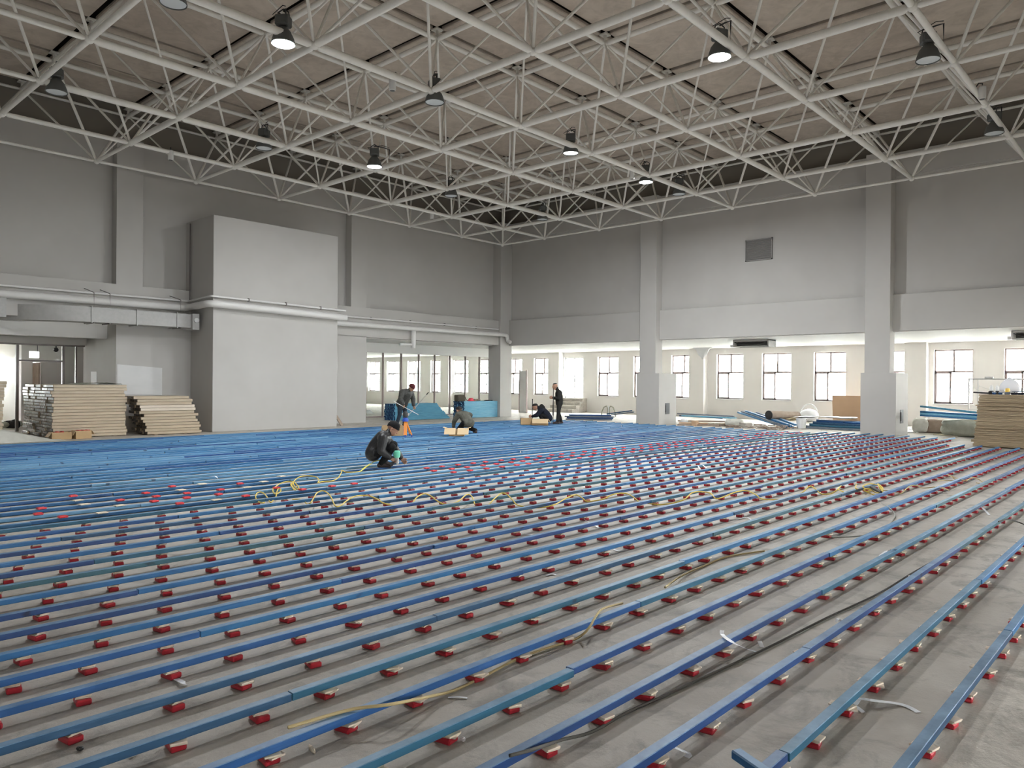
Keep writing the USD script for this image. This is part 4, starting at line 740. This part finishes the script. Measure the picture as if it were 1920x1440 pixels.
# ================================================================== people
def hullc(*sp):
    """convex hull of spheres given as (point, radius)"""
    return m3.Manifold.batch_hull([m3.Manifold.sphere(1., 16).scale((r, r, r) if np.ndim(r) == 0 else tuple(map(float, r))).translate(tuple(map(float, p))) for p, r in sp])
def joinm(parts, ln=.03, it=6):
    m = m3.Manifold.batch_boolean(parts, m3.OpType.Add).refine_to_length(ln); a = m.to_mesh(); t = trimesh.Trimesh(a.vert_properties[:, :3], a.tri_verts, process=True)
    if it: trimesh.smoothing.filter_taubin(t, iterations=it)
    return t
def unit(v): v = np.asarray(v, float); return v/np.linalg.norm(v)
def hand_parts(w, d, side, curl=.9):
    """palm, four fingers bent about the palm and a thumb leaving its side; w wrist, d along the palm, side towards the thumb"""
    d, side = unit(d), unit(side); n = np.cross(d, side); P_ = [hullc((w, .024), (w+d*.03+side*.024, .018), (w+d*.03-side*.022, .018), (w+d*.088+side*.032, .014), (w+d*.085-side*.03, .014))]
    for i, L in enumerate((.072, .08, .075, .06)):
        b = w+d*.088+side*(.031-.0205*i); e1 = b+unit(d*math.cos(curl*.5)+n*math.sin(curl*.5))*L*.5; e2 = e1+unit(d*math.cos(curl*1.3)+n*math.sin(curl*1.3))*L*.3; e3 = e2+unit(d*math.cos(curl*2)+n*math.sin(curl*2))*L*.24
        P_ += [hullc((b, .0105), (e1, .0098)), hullc((e1, .0098), (e2, .009)), hullc((e2, .009), (e3, .008))]
    b = w+d*.028+side*.026; e1 = b+unit(d*.7+side*.75+n*.2)*.042; e2 = e1+unit(d+side*.2+n*.35)*.03
    return P_+[hullc((b, .014), (e1, .0115)), hullc((e1, .0115), (e2, .0098))]
def person(label, loc, rz, J, top, legs, hat=None, hair=True, collar=None, bulk=1., shoe='shoe_dark', face=(1, 0, 0), lift=0.):
    t = thing('person', label, 'person', loc, rz); J = {k: np.asarray(v, float) for k, v in J.items()}
    f = unit(face); hd = J['head']; neck = J['neck']; u_ = unit(hd-neck+np.array([0, 0, .02])); u_ = unit(u_-f*(u_@f)); s_ = np.cross(u_, f)     # head frame: forward, up, left
    H = lambda a, b, c: hd+f*a+s_*b+u_*c
    body = [hullc((H(.0, 0, .035), .092), (H(-.035, 0, .03), .088), (H(.045, 0, .03), .068)), hullc((H(.045, 0, .0), .066), (H(.055, 0, -.085), .034), (H(0, .045, -.05), .03), (H(0, -.045, -.05), .03)),
            hullc((H(.098, 0, .012), .010), (H(.118, 0, -.022), .0135), (H(.098, 0, -.03), .018)), hullc((H(.088, .022, -.062), .010), (H(.088, -.022, -.062), .010)),
            hullc((H(-.01, .088, .01), .016), (H(-.015, .09, -.025), .011)), hullc((H(-.01, -.088, .01), .016), (H(-.015, -.09, -.025), .011)), hullc((H(-.01, 0, -.03), .058), (neck, .058)), hullc((neck, .055), (J['chest'], .06)), hullc((J['chest'], .06), (J['pel'], .06))]
    for q in 'LR':
        sg = 1 if q == 'L' else -1
        body += [hullc((J['chest'], .04), (J['s'+q], .035)), hullc((J['s'+q], .035), (J['e'+q], .03)), hullc((J['e'+q], .032), (J['w'+q], .026)), hullc((J['pel'], .05), (J['h'+q], .05)), hullc((J['h'+q], .055), (J['k'+q], .045)), hullc((J['k'+q], .042), (J['a'+q], .034))]
        fd = unit(J['w'+q]-J['e'+q]); hn = J.get('d'+q, fd); sd = np.cross(np.cross(hn, [0, 0, 1.]) if abs(unit(hn)[2]) < .9 else [0, sg, 0], hn); sd = J.get('t'+q, sd)
        body += hand_parts(J['w'+q], hn, sd-unit(hn)*(sd@unit(hn)))
    obj('body', joinm(body, .02, 3), 'skin', t, True)
    for nm, c in (('eye', .033), ('eye', -.033)): MB().sphere(H(.099, c, .022), (.008, .011, .007), 1).build(nm, t, 'hair_black', True)
    k = bulk; pel, ch = J['pel'], J['chest']
    jk = [hullc((J['hL']*.6+pel*.4, .125*k), (J['hR']*.6+pel*.4, .125*k), (pel*.6+ch*.4, .135*k)), hullc((pel*.6+ch*.4, .14*k), (pel*.75+J['hL']*.25, .125*k), (pel*.75+J['hR']*.25, .125*k), (ch*.8+J['sL']*.2, .125*k), (ch*.8+J['sR']*.2, .125*k)),
          hullc((ch, .13*k), (J['sL'], .078*k), (J['sR'], .078*k)), hullc((J['sL'], .07), (J['sR'], .07), (neck, .064))]
    for q in 'LR': jk += [hullc((J['s'+q], .082*k), (J['e'+q], .062*k)), hullc((J['e'+q], .062*k), (J['w'+q]-unit(J['w'+q]-J['e'+q])*.03, .045*k))]
    jk.append(hullc((neck-u_*.0, .072), (neck+u_*.045, .066)))
    obj('jacket', joinm(jk, .032, 8), top, t, True)
    if collar: obj('scarf', joinm([hullc((neck+u_*.03+f*.01, .07), (neck+u_*.05, .062))], .03, 2), collar, t, True)
    tr = [hullc((J['hL'], .108), (J['hR'], .108), (pel, .11))]
    for q in 'LR':
        tr += [hullc((J['h'+q], .105), (J['k'+q], .075)), hullc((J['k'+q], .075), (J['a'+q]+[0, 0, .03], .06))]
        a = J['a'+q]; fo = J.get('f'+q, np.array([1., 0, 0])); g = a*[1, 1, 0]+[0, 0, lift]
        obj('shoe', joinm([hullc((g+[0, 0, .05]-fo*.045, .042), (g+[0, 0, .035]+fo*.16, .032), (g+[0, 0, .05]+fo*.08, .042), (g+[0, 0, .09], .045))], .03, 2), shoe, t, True)
    obj('trousers', joinm(tr, .032, 8), legs, t, True)
    if hair: obj('hair', joinm([hullc((H(-.005, 0, .05), .100), (H(-.045, 0, .03), .095)).trim_by_plane(tuple(u_*.92-f*.55), float((hd+u_*.015+f*.02)@(u_*.92-f*.55)))], .02, 2), 'hair_black', t, True)
    if hat:
        pl = u_*.97-f*.1; pl = unit(pl); obj('cap', joinm([hullc((H(-.0, 0, .058), .106), (H(-.04, 0, .048), .102)).trim_by_plane(tuple(pl), float((hd+u_*.03)@pl)), hullc((H(.03, .05, .045), .05), (H(.03, -.05, .045), .05), (H(.075, 0, .038), .045)).trim_by_plane(tuple(pl), float((hd+u_*.026)@pl))], .02, 2), hat, t, True)
    return t
RIGHT = math.atan2(RT[1], RT[0])                   # heading of the picture's right
JTZ = .004+JH
# squatting worker with the nail gun
L1 = onz(716, 876, JTZ)
HW = dict(pel=(-.16, 0, .30), chest=(.02, 0, .55), neck=(.115, 0, .655), head=(.205, 0, .735), sL=(.03, .19, .57), sR=(.03, -.19, .57), eL=(.22, .28, .36), eR=(-.0, -.29, .34), wL=(.37, .16, .15), wR=(.17, -.20, .20), hL=(-.17, .11, .26), hR=(-.17, -.11, .26), kL=(.22, .17, .42), kR=(.20, -.16, .40), aL=(.02, .13, .06), aR=(.0, -.13, .06), dL=(.7, -.1, -.7), dR=(.8, .15, -.45))
person('person squatting in black leather jacket and black cap, using a nail gun on the joists', L1, RIGHT+.12, HW, 'leather_black', 'cloth_black', hat='cap_black', collar='cloth_charcoal', face=(.82, -.22, -.55), bulk=1.25)
ca, sa = math.cos(RIGHT+.12), math.sin(RIGHT+.12)
def loc1(x, y, z): return L1+np.array([ca*x-sa*y, sa*x+ca*y, z])
t = thing('nail_gun', 'small green and grey pneumatic nail gun in the hands of the squatting person', 'nail gun', loc1(.29, -.19, .16), RIGHT+.12)
MB().lathe([(0, -.05), (.055, -.045), (.068, 0), (.066, .06), (.05, .085), (0, .09)], 18, (0, 0, .09)).build('air_cap', t, 'green_plastic', 40); MB().tube([(-.10, 0, .035), (0, 0, .08)], .022, 8).build('grip', t, 'dark_metal', 40); MB().tube([(0, 0, .06), (.01, 0, -.06), (.012, 0, -.09)], [.04, .032, .014], 10).build('nose', t, 'galvanised', 40); MB().obox((-.05, 0, -.05), np.array([[.9, 0, .43], [0, 1, 0], [-.43, 0, .9]]), [.09, .012, .03], .004).build('magazine', t, 'dark_metal')
# standing person reading the level, with staff and stick
L2 = onz(751, 799, JTZ)
HW = dict(pel=(.04, 0, .84), chest=(.26, 0, 1.19), neck=(.40, 0, 1.34), head=(.50, 0, 1.42), sL=(.27, .23, 1.25), sR=(.25, -.23, 1.25), eL=(.34, .30, 1.02), eR=(.24, -.31, 1.03), wL=(.42, .24, .76), wR=(.36, -.30, .80), hL=(.06, .11, .83), hR=(.06, -.11, .83), kL=(.08, .17, .44), kR=(.10, -.18, .44), aL=(.0, .22, .07), aR=(.02, -.24, .07), dR=(.5, -.2, -.6), dL=(.3, 0, -.9))
RZ2 = RIGHT-.52
person('person standing bent over in grey quilted jacket and maroon hat behind the tripod', L2, RZ2, HW, 'quilt_grey', 'jeans', hat='hat_maroon', face=(.78, -.1, -.62), bulk=1.5)
ca2, sa2 = math.cos(RZ2), math.sin(RZ2)
def loc2(x, y, z): return L2+np.array([ca2*x-sa2*y, sa2*x+ca2*y, z])
h_ = loc2(.38, -.32, .74); dd = unit(RT*.88-UP*.47)
t = thing('measuring_staff', 'white staff slanting across the standing person at the tripod', 'staff', h_); MB().bar(-dd*.42, dd*.62, .03, .022, .003).build('staff', t, 'plastic_white'); MB().bar(dd*.60, dd*.63, .034, .026).bar(-dd*.43, -dd*.40, .034, .026).build('end_cap', t, 'galvanised')
h_ = loc2(.44, .25, .66); dd = unit(RT*.66+UP*.75)
t = thing('rod', 'thin grey rod pointing up to the right from the standing hand at the tripod', 'rod', h_); MB().tube([-dd*.42, dd*.78], .014, 7).build('rod', t, 'galvanised', 40); MB().tube([dd*.68, dd*.8], .02, 7).build('grip', t, 'dark_metal', 40)
# tripod with level
c = onz(764, 820, JTZ); t = thing('tripod', 'short orange and blue tripod carrying a survey level in front of the standing person', 'tripod', c)
hz_ = .52; px2 = 1/ppm(c); top_ = RT*(-4*px2)
for k_, e in enumerate([RT*(-3*px2)-FW*.15, RT*(9*px2)-FW*.1, RT*(0*px2)+FW*.5]):
    e = np.array([e[0], e[1], 0]); tt = np.array([top_[0], top_[1], hz_]); MB().bar(tt*[1, 1, 1], e+[0, 0, .07], .10 if k_ == 0 else .035, .03, .004).build('leg', t, 'orange_plastic' if k_ != 1 else 'orange_plastic'); MB().tube([e+[0, 0, .08], e], [.024, .008], 8).build('foot', t, 'blue_plastic', 40)
MB().lathe([(0, 0), (.09, 0), (.10, .04), (.07, .10), (.04, .12), (0, .12)], 16, top_*[1, 1, 0]+[0, 0, hz_-.05]).build('head', t, 'blue_plastic', 40)
MB().lathe([(0, 0), (.07, 0), (.08, .05), (.08, .12), (.05, .17), (0, .18)], 16, top_*[1, 1, 0]+[0, 0, hz_+.07]).build('level_body', t, 'dark_metal', 40); MB().tube([top_*[1, 1, 0]+[0, 0, hz_+.16]+RT*[1, 1, 0]*-.1, top_*[1, 1, 0]+[0, 0, hz_+.16]+RT*[1, 1, 0]*.1], .035, 12).build('telescope', t, 'galvanised', 40)
# kneeling person seen from behind
L3 = onz(874, 812, JTZ)
HW = dict(pel=(-.08, -.04, .34), chest=(.12, .02, .56), neck=(.24, .08, .645), head=(.32, .12, .715), sL=(.12, .23, .60), sR=(.14, -.18, .57), eL=(.24, .33, .36), eR=(.32, -.22, .42), wL=(.34, .31, .16), wR=(.46, -.1, .2), hL=(-.1, .11, .33), hR=(-.1, -.14, .33), kL=(.24, .16, .12), kR=(.22, -.22, .14), aL=(-.14, .14, .07), aR=(-.22, -.24, .07), dL=(.3, 0, -.95), dR=(.7, .2, -.7))
person('person kneeling with the back turned, in an olive quilted jacket and black trousers', L3, RIGHT+math.pi/2+.45, HW, 'quilt_olive', 'cloth_black', hair=True, face=(.85, .25, -.45), bulk=1.18)
# two people at the far boxes
L4 = onz(1019, 795.5, JTZ)
HW = dict(pel=(-.2, 0, .27), chest=(.06, 0, .54), neck=(.20, 0, .645), head=(.33, 0, .68), sL=(.08, .19, .56), sR=(.08, -.19, .56), eL=(.28, .25, .36), eR=(.26, -.26, .36), wL=(.46, .16, .32), wR=(.44, -.16, .30), hL=(-.2, .11, .24), hR=(-.2, -.11, .24), kL=(.18, .17, .42), kR=(.18, -.17, .42), aL=(.0, .14, .07), aR=(.0, -.14, .07), dL=(.9, -.2, .1), dR=(.9, .2, -.1))
p4 = person('person crouching low behind the far cardboard boxes in a dark hooded jacket', L4, RIGHT+math.pi, HW, 'navy_cloth', 'cloth_black', face=(.8, 0, -.6), bulk=1.28)
obj('hood', joinm([hullc((np.array([.08, 0, .70]), .10), (np.array([.03, .06, .66]), .09), (np.array([.03, -.06, .66]), .09))], .03, 4), 'cloth_charcoal', p4, True)
c = onz(998, 795, JTZ); t = thing('rod', 'dark upright rod held by the crouching person at the far boxes', 'rod', c+FW*[.1, .1, 0]); MB().tube([(0, 0, 0), (0, 0, 1.0)], .016, 7).build('rod', t, 'dark_metal', 40); MB().lathe([(0, 0), (.03, 0), (.02, .05), (0, .05)], 8).build('tip', t, 'galvanised')
L5 = onz(1046, 794.5, JTZ)
HW = dict(pel=(-.05, 0, .84), chest=(-.03, 0, 1.22), neck=(.04, 0, 1.40), head=(.12, 0, 1.49), sL=(-.02, .19, 1.28), sR=(-.02, -.19, 1.28), eL=(.0, .25, 1.03), eR=(.02, -.25, 1.02), wL=(.22, .15, 1.06), wR=(.20, -.14, 1.03), hL=(-.05, .1, .81), hR=(-.05, -.1, .81), kL=(-.01, .13, .44), kR=(-.03, -.1, .44), aL=(.02, .13, .07), aR=(-.14, -.13, .07), dL=(.95, -.1, .15), dR=(.95, .15, .1))
person('person standing in dark clothes beside the far boxes, head bowed, holding a thin rod', L5, RIGHT+math.pi, HW, 'cloth_charcoal', 'cloth_charcoal', face=(.8, 0, -.6), bulk=1.12, shoe='shoe_dark')
b5 = onz(1037, 795, JTZ); t = thing('rod', 'thin upright rod in front of the standing person by the far boxes', 'rod', b5); MB().tube([(0, 0, 0), (0, 0, 1.42)], .012, 7).build('rod', t, 'dark_metal', 40); MB().lathe([(0, .32), (.025, .34), (.032, .5), (.028, .75), (.015, .95), (0, .96)], 10).build('driver_body', t, 'black_rubber', 40)
# ------------------------------------------------------------------ cardboard boxes
def carton(c, rz, L, W, H, label, flaps=(1, 1, 1, 1), m='cardboard', inside=None):
    t = thing('cardboard_box', label, 'box', c, rz); w = .006
    MB().box(-L/2, L/2, -W/2, -W/2+w, 0, H).box(-L/2, L/2, W/2-w, W/2, 0, H).box(-L/2, -L/2+w, -W/2, W/2, 0, H).box(L/2-w, L/2, -W/2, W/2, 0, H).box(-L/2, L/2, -W/2, W/2, 0, w).build('body', t, m)
    for k_, on in enumerate(flaps):
        if not on: continue
        an = [1.05, .9, .7, .8][k_]*on; s = 1 if k_ % 2 else -1
        for half in (0,):
            if k_ < 2:
                a = np.array([0, s*W/2, H]); d = np.array([0, s*math.sin(an), -math.cos(an)]); MB().obox(a+d*W*.24, np.array([[1, 0, 0], d, np.cross([1, 0, 0], d)]), [L/2, W*.24, .003]).build('flap', t, 'cardboard_pale')
            else:
                a = np.array([s*L/2, 0, H]); d = np.array([s*math.sin(an), 0, -math.cos(an)]); MB().obox(a+d*W*.24, np.array([d, [0, 1, 0], np.cross(d, [0, 1, 0])]), [W*.24, W/2, .003]).build('flap', t, 'cardboard_pale')
    if inside: MB().box(-L/2+.02, L/2-.02, -W/2+.02, W/2-.02, .02, H*.7).build('contents', t, inside)
    return t
c = onz(735, 817, JTZ); carton(c+[.1, .1, 0], RIGHT+.2, .62, .4, .30, 'brown cardboard box just behind the squatting person', (0, 0, .3, 0))
c = onz(856, 818, JTZ); t = carton(c+FW*[.2, .2, 0], RIGHT, .46, .36, .20, 'open cardboard box with spread flaps in front of the kneeling person', (0, 0, 0, 0), 'cardboard', 'cardboard_dark')
for s in (-1, 1): MB().obox((s*.20, -.24, .155), np.array([[.97, s*.0, -s*.24*0], [0, .75, .66], [0, -.66, .75]]), [.175, .14, .003]).build('flap', t, 'cardboard_pale')
MB().obox((-.33, 0, .24), np.array([[.8, 0, -.2], [0, 1, 0], [.2, 0, .8]]), [.12, .17, .003]).obox((.33, 0, .24), np.array([[.8, 0, .2], [0, 1, 0], [-.2, 0, .8]]), [.12, .17, .003]).build('flap', t, 'cardboard_pale')
c = onz(987, 796, JTZ); carton(c, RIGHT+.05, .46, .36, .25, 'left one of the two cardboard boxes by the crouching person', (0, 0, 0, 0))
c = onz(1013, 797, JTZ); carton(c, RIGHT-.05, .62, .38, .24, 'right one of the two cardboard boxes, flaps hanging, by the crouching person', (.5, 0, 0, .7))
c = onz(117, 829); t = carton((6.98, 23.6, 0), -.05, .50, .32, .20, 'low cardboard box of red pads in front of the tall plank stack, left of two', (0, 0, .9, 0)); t2 = carton((7.5, 23.52, 0), .05, .42, .30, .23, 'small cardboard box of red pads in front of the tall plank stack, right of two', (0, 0, .8, .8))
for tt, n_, hz_ in ((t, 4, .19), (t2, 6, .21)):
    for q in range(n_): MB().box(-.17+q*.06, -.12+q*.06, -.12, .1, .02, hz_+.015+.02*(q % 2), .005).build('red_pad', tt, 'red_lit')

# ------------------------------------------------------------------ hoses, cords, straps, small litter
def curve(pts, z=None, n=8):
    """pixel positions (x, y, height) laid on the floor or on the joists, smoothed"""
    p = np.array([onz(q[0], q[1], q[2]) for q in pts]); out = []
    for i in range(len(p)-1):
        a, b, c2, d = p[max(i-1, 0)], p[i], p[i+1], p[min(i+2, len(p)-1)]
        for s in np.linspace(0, 1, n, endpoint=False): out.append(.5*(2*b+(c2-a)*s+(2*a-5*b+4*c2-d)*s*s+(3*b-a-3*c2+d)*s**3))
    return np.array(out+[p[-1]])
def hose(name, pts, r, m, label, cat): 
    q = curve(pts); q[:, 2] = np.maximum(q[:, 2], r+.001); return MB().tube(q, r, 7).build(name, None, m, True, label=label, cat=cat)
JT = PADZ+JH+.012; Z0 = .012
hose('air_hose', [(540, 1364, JT), (655, 1331, JT), (730, 1321, JT+.01), (805, 1306, .05), (855, 1293, Z0), (917, 1263, Z0), (958, 1241, Z0), (1010, 1220, Z0), (1060, 1205, Z0), (1088, 1193, .03), (1106, 1175, JT), (1118, 1154, JT+.01), (1131, 1141, JT), (1167, 1131, .06)], .0085, 'hose_dusty', 'dusty yellow hose lying over the front joists, lower middle of the picture', 'hose')
hose('air_hose', [(1247, 1101, JT), (1277, 1080, .03), (1320, 1061, Z0), (1363, 1044, Z0), (1433, 1033, Z0)], .009, 'hose_dusty', 'short brown hose bent between two joists, right of the middle', 'hose')
hose('power_cord', [(955, 1417, JT+.01), (1000, 1405, JT+.005), (1050, 1388, .04), (1110, 1372, Z0), (1175, 1336, Z0), (1260, 1298, Z0), (1335, 1263, Z0), (1440, 1214, Z0), (1547, 1160, Z0), (1647, 1113, Z0), (1713, 1073, Z0), (1767, 1043, Z0)], .008, 'cord_grey', 'long dark cord running along the floor at the lower right', 'cord')
hose('power_cord', [(1653, 943, JT), (1667, 952, .08), (1678, 965, .02), (1672, 978, Z0), (1658, 992, Z0), (1620, 1004, .03), (1560, 1008, Z0)], .008, 'cord_pale', 'pale cord hooked over the joists below the yellow tangle at the right', 'cord')
hose('power_cord', [(1872, 978, JT), (1890, 974, JT+.01), (1912, 980, .04), (1935, 990, Z0)], .008, 'cord_grey', 'short dark cord at the right edge of the picture', 'cord')
YZ = .05
def ck(x, y): return (440+x/6.857, 870+y/6.857)
def yy(l, z): return [(*ck(*q), z) for q in l]
hose('air_hose', yy([(1730, 0), (1620, 90), (1440, 105), (1380, 80)], YZ)+yy([(1375, 100), (1340, 165), (1270, 212), (1120, 228), (1070, 240), (1085, 205), (1040, 165), (950, 152), (850, 160), (790, 195), (755, 235), (770, 290), (830, 330), (810, 280), (760, 232), (735, 265), (755, 320), (785, 335), (745, 300), (720, 260), (745, 232), (680, 225), (590, 250), (510, 305), (490, 345), (520, 385), (570, 370), (595, 335), (565, 318), (545, 350), (530, 420), (490, 475), (455, 490)], YZ)+yy([(420, 430), (370, 375), (320, 360), (280, 385), (270, 430), (300, 480), (350, 500), (385, 495)], .06), .009, 'hose_yellow', 'looped yellow air hose on the joists left of the squatting person', 'hose')
hose('air_hose', [(676, 884, JTZ+.02), (683, 877, .1), (691, 872.5, .12), (701, 866, .14), (711, 863, .17), (724, 861, .2)], .009, 'hose_lime', 'lime yellow hose running up to the nail gun', 'hose')
hose('air_hose', yy([(740, 455), (840, 455), (890, 475), (935, 515)], .05)+yy([(980, 495), (1020, 430), (1060, 370), (1130, 345), (1190, 370), (1240, 430), (1295, 540)], .11)+yy([(1370, 530), (1430, 480), (1520, 425), (1620, 405), (1740, 415), (1830, 450), (1920, 505)], .11)+[(745, 948, .05), (770, 945, .05), (782, 932, .11), (796, 926, .12), (808, 930, .11), (818, 938, .10), (832, 945, .06), (850, 944, .08), (862, 938, .1), (874, 928, .12), (884, 930, .11), (890, 945, .06)], .009, 'hose_yellow', 'wavy yellow hose crossing the joists below the squatting person', 'hose')
hose('air_hose', [(915, 948, .05), (928, 934, .11), (940, 925, .12), (950, 927, .12), (960, 936, .10), (973, 948, .06), (1010, 952, .04), (1040, 946, .08), (1062, 934, .11), (1080, 928, .12), (1092, 934, .1), (1102, 940, .06), (1130, 936, .05), (1150, 927, .11), (1172, 925, .12), (1186, 931, .1), (1198, 941, .05)], .009, 'hose_yellow', 'wavy yellow hose crossing the joists in the middle of the picture', 'hose')
hose('air_hose', [(1198, 941, .05), (1240, 946, .03), (1280, 938, .06), (1300, 923, .11), (1330, 924, .11), (1345, 935, .06), (1378, 923, .1), (1400, 920, .11), (1418, 928, .1), (1430, 936, .05), (1465, 936, .03), (1500, 926, .06), (1518, 912, .11), (1528, 916, .1), (1540, 926, .04), (1556, 926, .03), (1568, 920, .08), (1577, 911, .12), (1572, 917, .11), (1581, 922, .1)], .009, 'hose_yellow', 'yellow hose over the joists right of the middle, ending in a knot', 'hose')
def cr(x, y, z): return (1480+x/4.571, 880+y/4.571, z)
hose('air_hose', [cr(*q) for q in [(575, 130, .11), (570, 165, .1), (620, 170, .06), (660, 190, .04), (700, 180, .05), (650, 165, .1), (630, 145, .12), (680, 125, .12), (740, 130, .11), (780, 150, .1), (790, 190, .05), (770, 150, .12), (760, 125, .13), (800, 160, .1), (790, 200, .04), (730, 195, .03), (690, 165, .1), (640, 175, .1), (700, 210, .03), (760, 225, .02), (840, 215, .02)]], .009, 'hose_yellow', 'tangled yellow hose coil on the joists at the right', 'hose')
hose('air_hose', [cr(*q) for q in [(800, 180, .04), (870, 185, .03), (930, 200, .04), (960, 205, .03), (1030, 145, .11), (1090, 140, .11), (1140, 160, .05), (1220, 155, .04), (1290, 150, .06), (1370, 180, .1), (1330, 165, .1), (1240, 150, .05)]], .008, 'hose_dusty', 'thin dusty yellow hose trailing right from the tangle', 'hose')
hose('air_hose', [cr(*q) for q in [(1270, 100, .1), (1330, 95, .06), (1420, 95, .04), (1400, 70, .09), (1360, 45, .1), (1430, 75, .05), (1510, 95, .09), (1570, 70, .1), (1630, 90, .05), (1660, 120, .02), (1600, 115, .02)]], .008, 'hose_dusty', 'dusty yellow hose farthest right on the joists', 'hose')
a, b = onz(1633, 913, .1), onz(1652, 923, .1); MB().tube([a, a*.6+b*.4, b], [.022, .03, .018], 9).build('hand_tool', None, 'black_rubber', 40, label='black hand tool lying in the yellow hose tangle at the right', cat='tool')
def strap(pts, label, w=.014):
    w *= 1.5
    p = curve(pts, n=4); d = np.gradient(p, axis=0); s = np.cross(d, [0, 0, 1.]); s /= np.linalg.norm(s, axis=1, keepdims=True)+1e-9; p[:, 2] = np.maximum(p[:, 2], .003)
    V = np.vstack([p-s*w/2, p+s*w/2, p-s*w/2+[0, 0, .0015], p+s*w/2+[0, 0, .0015]]); n = len(p); F = []
    for i in range(n-1): F += [[i, n+i+1, n+i], [i, i+1, n+i+1], [2*n+i, 3*n+i, 3*n+i+1], [2*n+i, 3*n+i+1, 2*n+i+1], [i, 2*n+i+1, i+1], [i, 2*n+i, 2*n+i+1], [n+i, n+i+1, 3*n+i+1], [n+i, 3*n+i+1, 3*n+i]]
    obj('packing_strap', (V, np.array(F)), 'strap_white', None, label=label, cat='strap', group='white packing straps on the floor')
S = [([(1354, 1182, .12), (1356, 1192, .10), (1378, 1207, JT), (1400, 1217, .03), (1418, 1222, .004)], 'white strap bent over a joist in the lower right', .018),
     ([(1424, 1202, .03), (1429, 1214, .004)], 'short white strap end by the dark cord, lower right', .02),
     ([(1602, 1321, .004), (1612, 1311, .02), (1640, 1314, .03), (1680, 1319, .01), (1702, 1325, .004), (1722, 1336, .004)], 'long white strap on bare floor, bottom right', .022), ([(1619, 1336, .004), (1608, 1327, .01), (1600, 1320, .03)], 'bent white strap end on bare floor, bottom right', .018),
     ([(1230, 1401, .02), (1255, 1399, .05), (1278, 1407, .03), (1292, 1414, .01), (1287, 1420, .004)], 'white strap by the joist at the bottom, right of the middle', .02),
     ([(1095, 974, .08), (1110, 982, .03), (1124, 990, .004)], 'white strap leaning on a joist, middle of the picture', .018), ([(1150, 1030, .01), (1165, 1034, .004), (1176, 1031, .004)], 'thin white strap right of the middle between joists', .014), ([(1025, 1079, .01), (1034, 1076, .01), (1043, 1078, .004)], 'faint white strap piece near the middle', .014),
     ([(1308, 872, .09), (1313, 880, .05)], 'short white strap on the far joists, right of the middle', .018), ([(1318, 872, .09), (1325, 878, .05)], 'second short white strap on the far joists, right of the middle', .018),
     ([(1840, 950, .06), (1848, 958, .02), (1855, 966, .004)], 'white strap hanging off a joist near the right edge', .02), ([(1650, 1042, .004), (1665, 1032, .02), (1680, 1030, JT)], 'pale strap against a joist under the cord hook, right', .016),
     ([(1568, 1166, .01), (1572, 1160, .03), (1576, 1165, .004)], 'tiny bent white scrap between the front right joists', .016), ([(1380, 974, .01), (1400, 970, .01), (1410, 976, .004)], 'thin white strap between the middle right joists', .014),
     ([(317, 1328, .004), (332, 1326, .01)], 'white paper scrap at the lower left', .03), ([(330, 1273, .004), (342, 1279, .02), (350, 1284, .004)], 'white strap piece at the lower left', .02), ([(840, 1308, .004), (860, 1307, .008), (876, 1309, .004)], 'thin pale strip right of the dusty hose, bottom middle', .012), ([(395, 893, .06), (404, 893, .1), (410, 899, .05)], 'curled white strap on the joists left of the hose loops', .016), ([(985, 1001, .01), (1005, 1004, .004)], 'faint white scrap between the middle joists', .016)]
for a in S: strap(*a)
for q, (px, py, lab) in enumerate([(252, 1418, 'crumpled white paper cup at the bottom left'), (868, 1390, 'crumb of white plaster at the bottom middle'), (150, 1408, 'dark stone chip at the bottom left'), (607, 1222, 'dark wood chip by a joist, lower middle'), (585, 1407, 'pale wood splinter beside a pad, bottom middle')]):
    c = onz(px, py); t = thing('litter', lab, 'scrap', c, q*1.1); m_ = trimesh.creation.icosphere(2, 1.); v_ = m_.vertices*([.018, .011, .010] if q != 4 else [.05, .01, .006])*(1+.5*(meshkit.fbm(m_.vertices*3+q, 3)[:, None]-.5)); v_[:, 2] -= v_[:, 2].min(); obj('scrap', (v_, m_.faces), ['paper_white', 'plastic_white', 'dark_metal', 'brown_board', 'shim_wood'][q], t)
